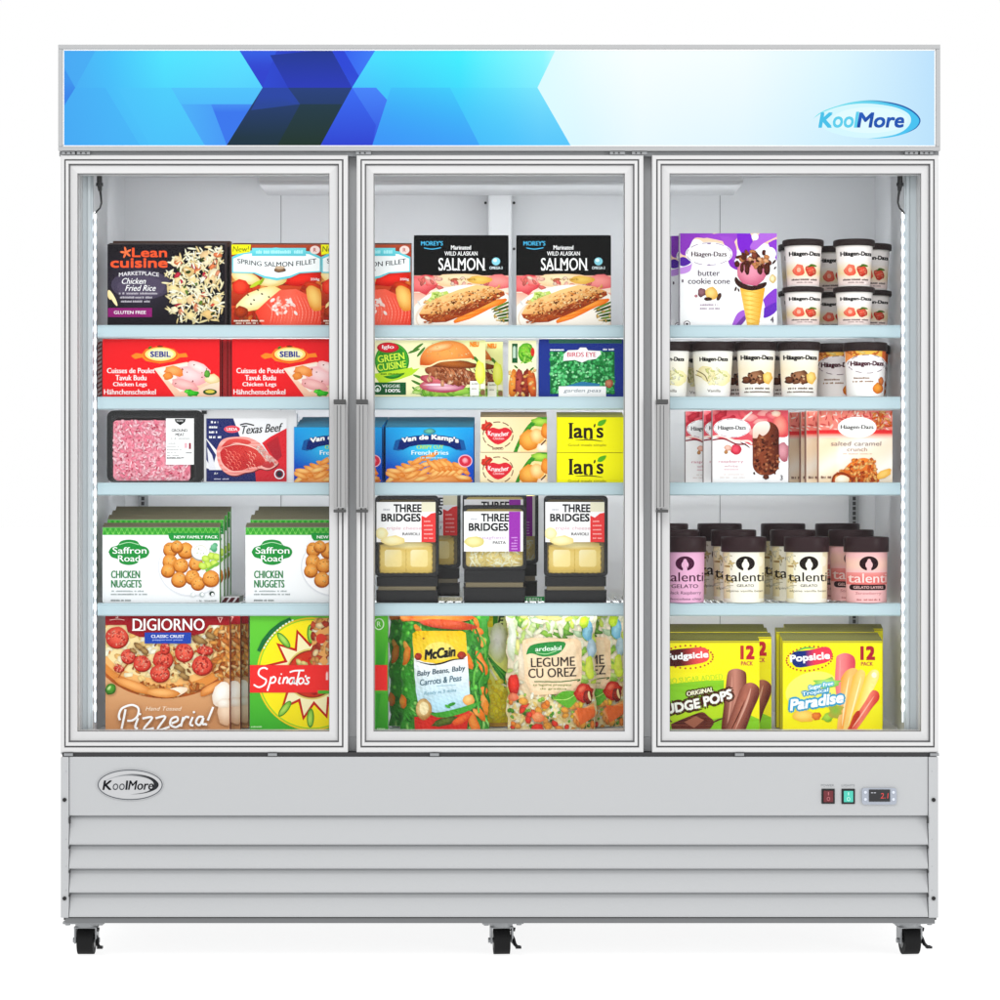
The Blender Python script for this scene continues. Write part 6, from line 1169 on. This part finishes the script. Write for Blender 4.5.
def legume(a):
    a.r(505, 612, 597, 736, lambda x, y: mix(H('f6ead4', PK), H('f8dcae', PK), (y - 660) / 50), 3, 6)
    for i in range(26): a.b(508 + (i * 13.1) % 86, 614 + (i * 5.3) % 22, 8, 3, ('dce8b0', '9cc45c', 'c4d8b8', 'f4f4e4', '7cac4c')[i % 5], ('a8c878', '6c9c3c', 'a0b894', 'd8dcc0', '548434')[i % 5], (20, -30, 60, -70)[i % 4], .25)
    a.sc(70, (506, 614, 596, 700), ['c8e08c', 'e4f0c0', 'a0cc5c', 'f4f4d8', 'd8ec70', 'f8f0a0'], 6, 2.4, lambda x, y: x < 522 or x > 580 or y < 638, shade=.84, rough=.25)
    a.p([(522, 640), (530, 637), (577, 638), (581, 642), (582, 670), (579, 692), (532, 694), (525, 680)], 'f8d8b4'); a.p([(525, 643), (535, 640), (574, 641), (578, 670), (569, 690), (531, 690)], 'fadfbe')
    for q in ((588, 631, 6, 10, '9cccdc', '6ca8c4'), (592, 648, 5, 10, 'c8dce8', 'a0bccc'), (590, 668, 5, 12, 'e4ec74', 'c4d844'), (511, 640, 5, 20, 'f4f6ec', 'd4dcc0'), (584, 622, 5, 6, 'd4e84c', 'a8cc34')): a.b(*q, 0, .12)
    a.p(smooth_line([(526, 654), (530, 645), (544, 641.6), (564, 641), (563, 648), (556, 653.6), (543, 655.6), (532, 652.6), (526, 654)], 3)[:-1], '2c8c44'); a.t('ardealul', 548, 647.6, 26, 5, 'e8f8e8', .04, -3, .1); a.l([(536, 652), (546, 653), (556, 650)], .8, 'a8d8a0')
    a.t('LEGUME', 552.6, 661, 44, 9.6, '3c3028', .02, -2); a.t('CU OREZ', 552, 671.6, 48, 9.6, '3c3028', .02, -2); a.l([(534, 680.4), (560, 680.6), (579, 678.6), (577, 680.4)], .9, '3c6c2c'); a.t('cu legume proaspete', 552, 684, 38, 3, '7c8c44', .01); a.t('de gradina', 553, 687.8, 26, 2.6, '7c8c44', .01)
    a.r(505, 698, 597, 736, ('fae6bc', 'fbe8b4')); a.sc(300, (506, 694, 596, 734), ['fff6d8', 'fdeab8', 'fbe09c', 'fffbe8', 'f8d888'], 3.4, 1.3, shade=.92); a.sc(60, (506, 692, 596, 734), ['7cb844', '5c9c34', '3c7024', 'a4d45c'], 2.2, 1.7); a.sc(22, (508, 698, 594, 732), ['fc9c50', 'f07040', 'fcb060', 'f8cc48', 'e84c38'], 4, 2.8, rough=.25); a.sc(16, (508, 700, 594, 732), ['fc9440', 'f8b050'], 4.4, 3.2, rough=.1)
    a.b(513, 684, 6, 11, 'e84434', 'b0201c', 10, .1); a.b(512, 696, 6, 4, 'f09878', 'd86c4c'); a.b(538, 716, 6, 5, 'f8ac7c', 'e47c4c', 0, .2); a.b(537, 726, 6, 4, 'e84c3c', 'c82c28', 0, .2)
    a.p(smooth_line([(553, 697), (562, 690), (574, 690), (579, 694), (572, 704), (566, 706), (553, 697)], 3)[:-1], ('a0d450', '64ac34')); a.l([(553, 698), (566, 698), (577, 692)], .7, 'c8ec88')
    a.b(584, 692, 10, 9.6, 'e04c34', 'a42018', 0, .12, 18); a.b(588, 696, 5, 7, 'a03020', '5c1410'); a.e(590, 695, 1.4, 5, 'f4e0b0', -10); a.b(582, 688, 5, 3.4, 'f48468', 'cc3c2c', -30)
    for i in range(3): a.p([(572 + i * 2, 712 - i * 3), (594, 702 + i * 3), (596, 716), (580, 722 + i)], ('f8b078', 'f08c4c', 'e4743c')[i])
v3 = bag('rice_vegetable_bag', 'pale peach bag of rice with vegetables and a green leaf emblem in front', 'frozen vegetable bag', 'rice and vegetable bags', 505.6, 611.5, 597, .150, .032, legume, 'f2dcb8', 63)
place(v3, 580.6, .222, ZS(4), 'pale peach rice bag behind the front one, cut by the right frame')

def fudge(a):
    a.r(650, 641, 761, 736, ('f2ea34', 'f0e62e'), 1, 3); a.r(650, 641.4, 761, 643, 'b4a83c')
    a.p([(650, 686), (700, 681), (724, 680), (724, 688), (716, 700), (761, 720), (761, 736), (650, 736)], ('90cc3c', '88c030')); a.p([(650, 712), (700, 706), (730, 700), (730, 716), (650, 730)], 'b8d834')
    a.t('NO SUGAR ADDED', 695, 679, 56, 6, 'b8d83c', .03, -5)
    for i in range(30):
        g = 2 * math.pi * i / 30; a.e(688 + 25 * math.cos(g), 657 + 11.4 * math.sin(g), 1, 1, 'b84438', n=8)
    P = smooth_line([(664, 658), (667, 651), (690, 648), (704, 647.6), (709, 653), (707, 661), (690, 665), (670, 666), (664, 658)], 3)[:-1]
    a.p(P, lambda x, y: mix(H('4c1c1c', PK), H('e45c5c', PK), (x - 682) / 16)); a.t('Fudgsicle', 687.4, 656.6, 42, 8.6, 'ffffff', .04, -4)
    a.t('12', 747.4, 652.4, 14, 14, 'b8303c', .06); a.t('PACK', 747, 663.4, 12, 4.4, 'c04850', .03)
    for P_, c0_, c1_ in (([(727, 676), (729, 671), (736, 668.6), (744, 671), (746.4, 677), (745, 700), (738, 732), (722, 736), (724, 704)], 'b87868', '6c3428'),):
        a.p(smooth_line(P_ + [P_[0]], 4)[:-1], lambda x, y: mix(H('c48c7c', PK), H('6c3428', PK), abs(x - 735) / 11)); a.l([(732, 676), (731, 700), (727, 728)], 2, 'c89484', taper=True)
    a.p(smooth_line([(740, 690), (746, 683.6), (753, 683), (759, 688), (758.6, 697), (752, 712), (742, 735), (724, 737), (732, 712), (740, 690)], 4)[:-1], lambda x, y: mix(H('b87866', PK), H('64302a', PK), abs(x - 744 + (y - 700) * .35) / 11)); a.l([(751, 688), (746, 704), (735, 730)], 2.2, 'd4a494', taper=True); a.l([(745, 700), (738, 716), (730, 732)], 1.2, '5c2a20', taper=True)
    a.t('ORIGINAL', 700, 691.6, 27, 5, 'fff6dc', .05, -10, .1, out='4c2818', ow=.3); a.t('FUDGE POPS', 696, 702.6, 74, 10, 'fffaf0', .05, -13, .05, -2, out='4c2818', ow=.3)
    a.p(smooth_line([(671, 724), (680, 720), (690, 716), (702, 712), (708, 716), (714, 722), (709, 730), (702, 736), (676, 736), (671, 724)], 3)[:-1], ('7c4436', '4c201a')); a.p([(684, 722), (696, 716), (704, 720), (694, 728)], 'a06854'); a.p([(696, 716), (708, 718), (704, 728), (704, 720)], '5c2c22'); a.l([(710, 724), (718, 720), (724, 718)], 1.6, '5c2c22', taper=True); a.l([(672, 722), (668, 719)], 1.2, '5c2c22'); a.l([(708, 728), (720, 732)], .9, '6c9c24', taper=True)
fz = carton('fudge_pop_box', 'yellow and green fudge ice pop box frontmost by the right door frame', 'ice cream box', 'fudge ice pop boxes', 654, 641, 759.4, 4, .10, .035, fudge, 'ece02c', '7c7c44', 3.6, side='c8c030', seed=71)
for i, (ox_, sc_) in enumerate(((12.4, 1.035), (9, 1.08), (6, 1.11))):
    place(fz, 706.7 + ox_, .14 + .04 * i, ZS(4), 'yellow fudge ice pop box, %s from the front' % ('second', 'third', 'fourth')[i], sc_)
def popsi(a):
    a.r(782, 641, 884, 736, ('f4ec34', 'f2e62a'), 1, 3); a.r(782, 641.4, 884, 643, 'b8ac40')
    a.e(812, 690, 27, 18, 'f8f078', -15)
    for i in range(32):
        g = 2 * math.pi * i / 32; a.e(809.5 + 23 * math.cos(g), 658.6 + 12 * math.sin(g) - (math.cos(g)) * 2, 1, 1, 'b84438', n=8)
    P = smooth_line([(790, 658), (794, 652), (810, 650), (826, 646.6), (832, 652), (829, 661), (812, 665.6), (796, 667), (790, 658)], 3)[:-1]
    a.p(P, lambda x, y: mix(H('1c3478', PK), H('e0485c', PK), (x - 807) / 6)); a.l([(796, 651.4), (805, 648), (815, 648)], 1.6, '5cb85c', taper=True); a.t('Popsicle', 810, 658, 40, 9.4, 'ffffff', .04, -5)
    a.t('12', 867.6, 653, 14.6, 14, 'a8283c', .06); a.t('PACK', 867, 663.8, 12, 4.2, 'b84850', .03)
    a.p(smooth_line([(836, 662), (837, 656), (845, 653), (853, 656), (855.4, 664), (852, 684), (846, 704), (838, 700), (835, 682), (836, 662)], 4)[:-1], lambda x, y: mix(H('f49494', PK), H('cc4c5c', PK), abs(x - 841) / 12)); a.l([(840, 660), (839.6, 680)], 2, 'f8c0bc', taper=True)
    for P_, c0_, c1_ in (([(841, 678), (846, 671), (853, 668), (858, 671), (856, 680), (850, 702), (846, 734), (837, 736), (840, 700)], 'fbc884', 'f09c3c'), ([(853, 676), (859, 670), (864, 671), (865, 677), (860, 694), (852, 722), (846, 736), (842, 736)], 'fbd88c', 'f0b040'), ([(866, 676), (872, 670), (878, 671), (878.6, 678), (872, 692), (858, 722), (850, 736), (846, 734)], 'fbf0a8', 'f4cc50'), ([(866, 700), (872, 690.6), (878, 692), (879, 699), (872, 708), (856, 730), (846, 735), (848, 728)], 'f08c78', 'cc3c3c'), ([(853, 716), (857, 711), (860, 712), (858, 720), (848, 732)], 'e47850', 'b83c28')):
        mx = sum(p[0] for p in P_[:4]) / 4
        a.p(smooth_line(P_ + [P_[0]], 4)[:-1], lambda x, y, mx=mx, c0_=c0_, c1_=c1_: mix(H(c0_, PK), H(c1_, PK), abs(x - mx + (y - 680) * .3) / 9))
    a.l([(849, 677), (845, 700), (842, 726)], 1.8, 'fde4b4', taper=True); a.l([(861, 677), (855, 700), (848, 726)], 1.5, 'fdeebc', taper=True); a.l([(874, 696), (862, 714), (852, 728)], 1.4, 'f8bca8', taper=True); a.e(874, 675, 2.4, 2.8, 'fffbe0')
    a.b(804, 716, 11, 6, 'fbdc80', 'f0bc50', 0, .15); a.b(816, 716, 5, 4, 'e89048', 'c86428', 0, .2); a.b(828, 717, 6, 4.4, 'b4d85c', '7cac34', -20, .2); a.b(836, 711, 7, 7, '8cb44c', 'b4a84c', 0, .3)
    a.b(828, 683, 14, 5, 'b8e088', '7cbc50', 0, .3); a.t('Sugar Free', 821, 686, 25, 5.4, 'f4fbfd', .04, -12, .2, out='4cb0d0', ow=.22); a.t('Tropical', 815, 692.4, 27, 5.4, 'e8f6fa', .04, -10, .2, out='3494c0', ow=.22); a.t('Paradise', 817, 701, 54, 11.4, 'fbfeff', .05, -9, .25, out='3ca0c8', ow=.2)
ps = carton('fruit_pop_box', 'yellow fruit ice pop box with blue lettering frontmost at the right end', 'ice cream box', 'fruit ice pop boxes', 782.8, 641, 882.4, 4, .10, .035, popsi, 'f0e42c', '8c8c58', 3.6, side='d4cc38', seed=72)
for i, (ox_, sc_) in enumerate(((-2.4, 1.035), (-7, 1.08), (1.4, 1.11))):
    place(ps, 832.6 + ox_, .14 + .04 * i, ZS(4), 'yellow fruit ice pop box, %s from the front' % ('second', 'third', 'fourth')[i], sc_)
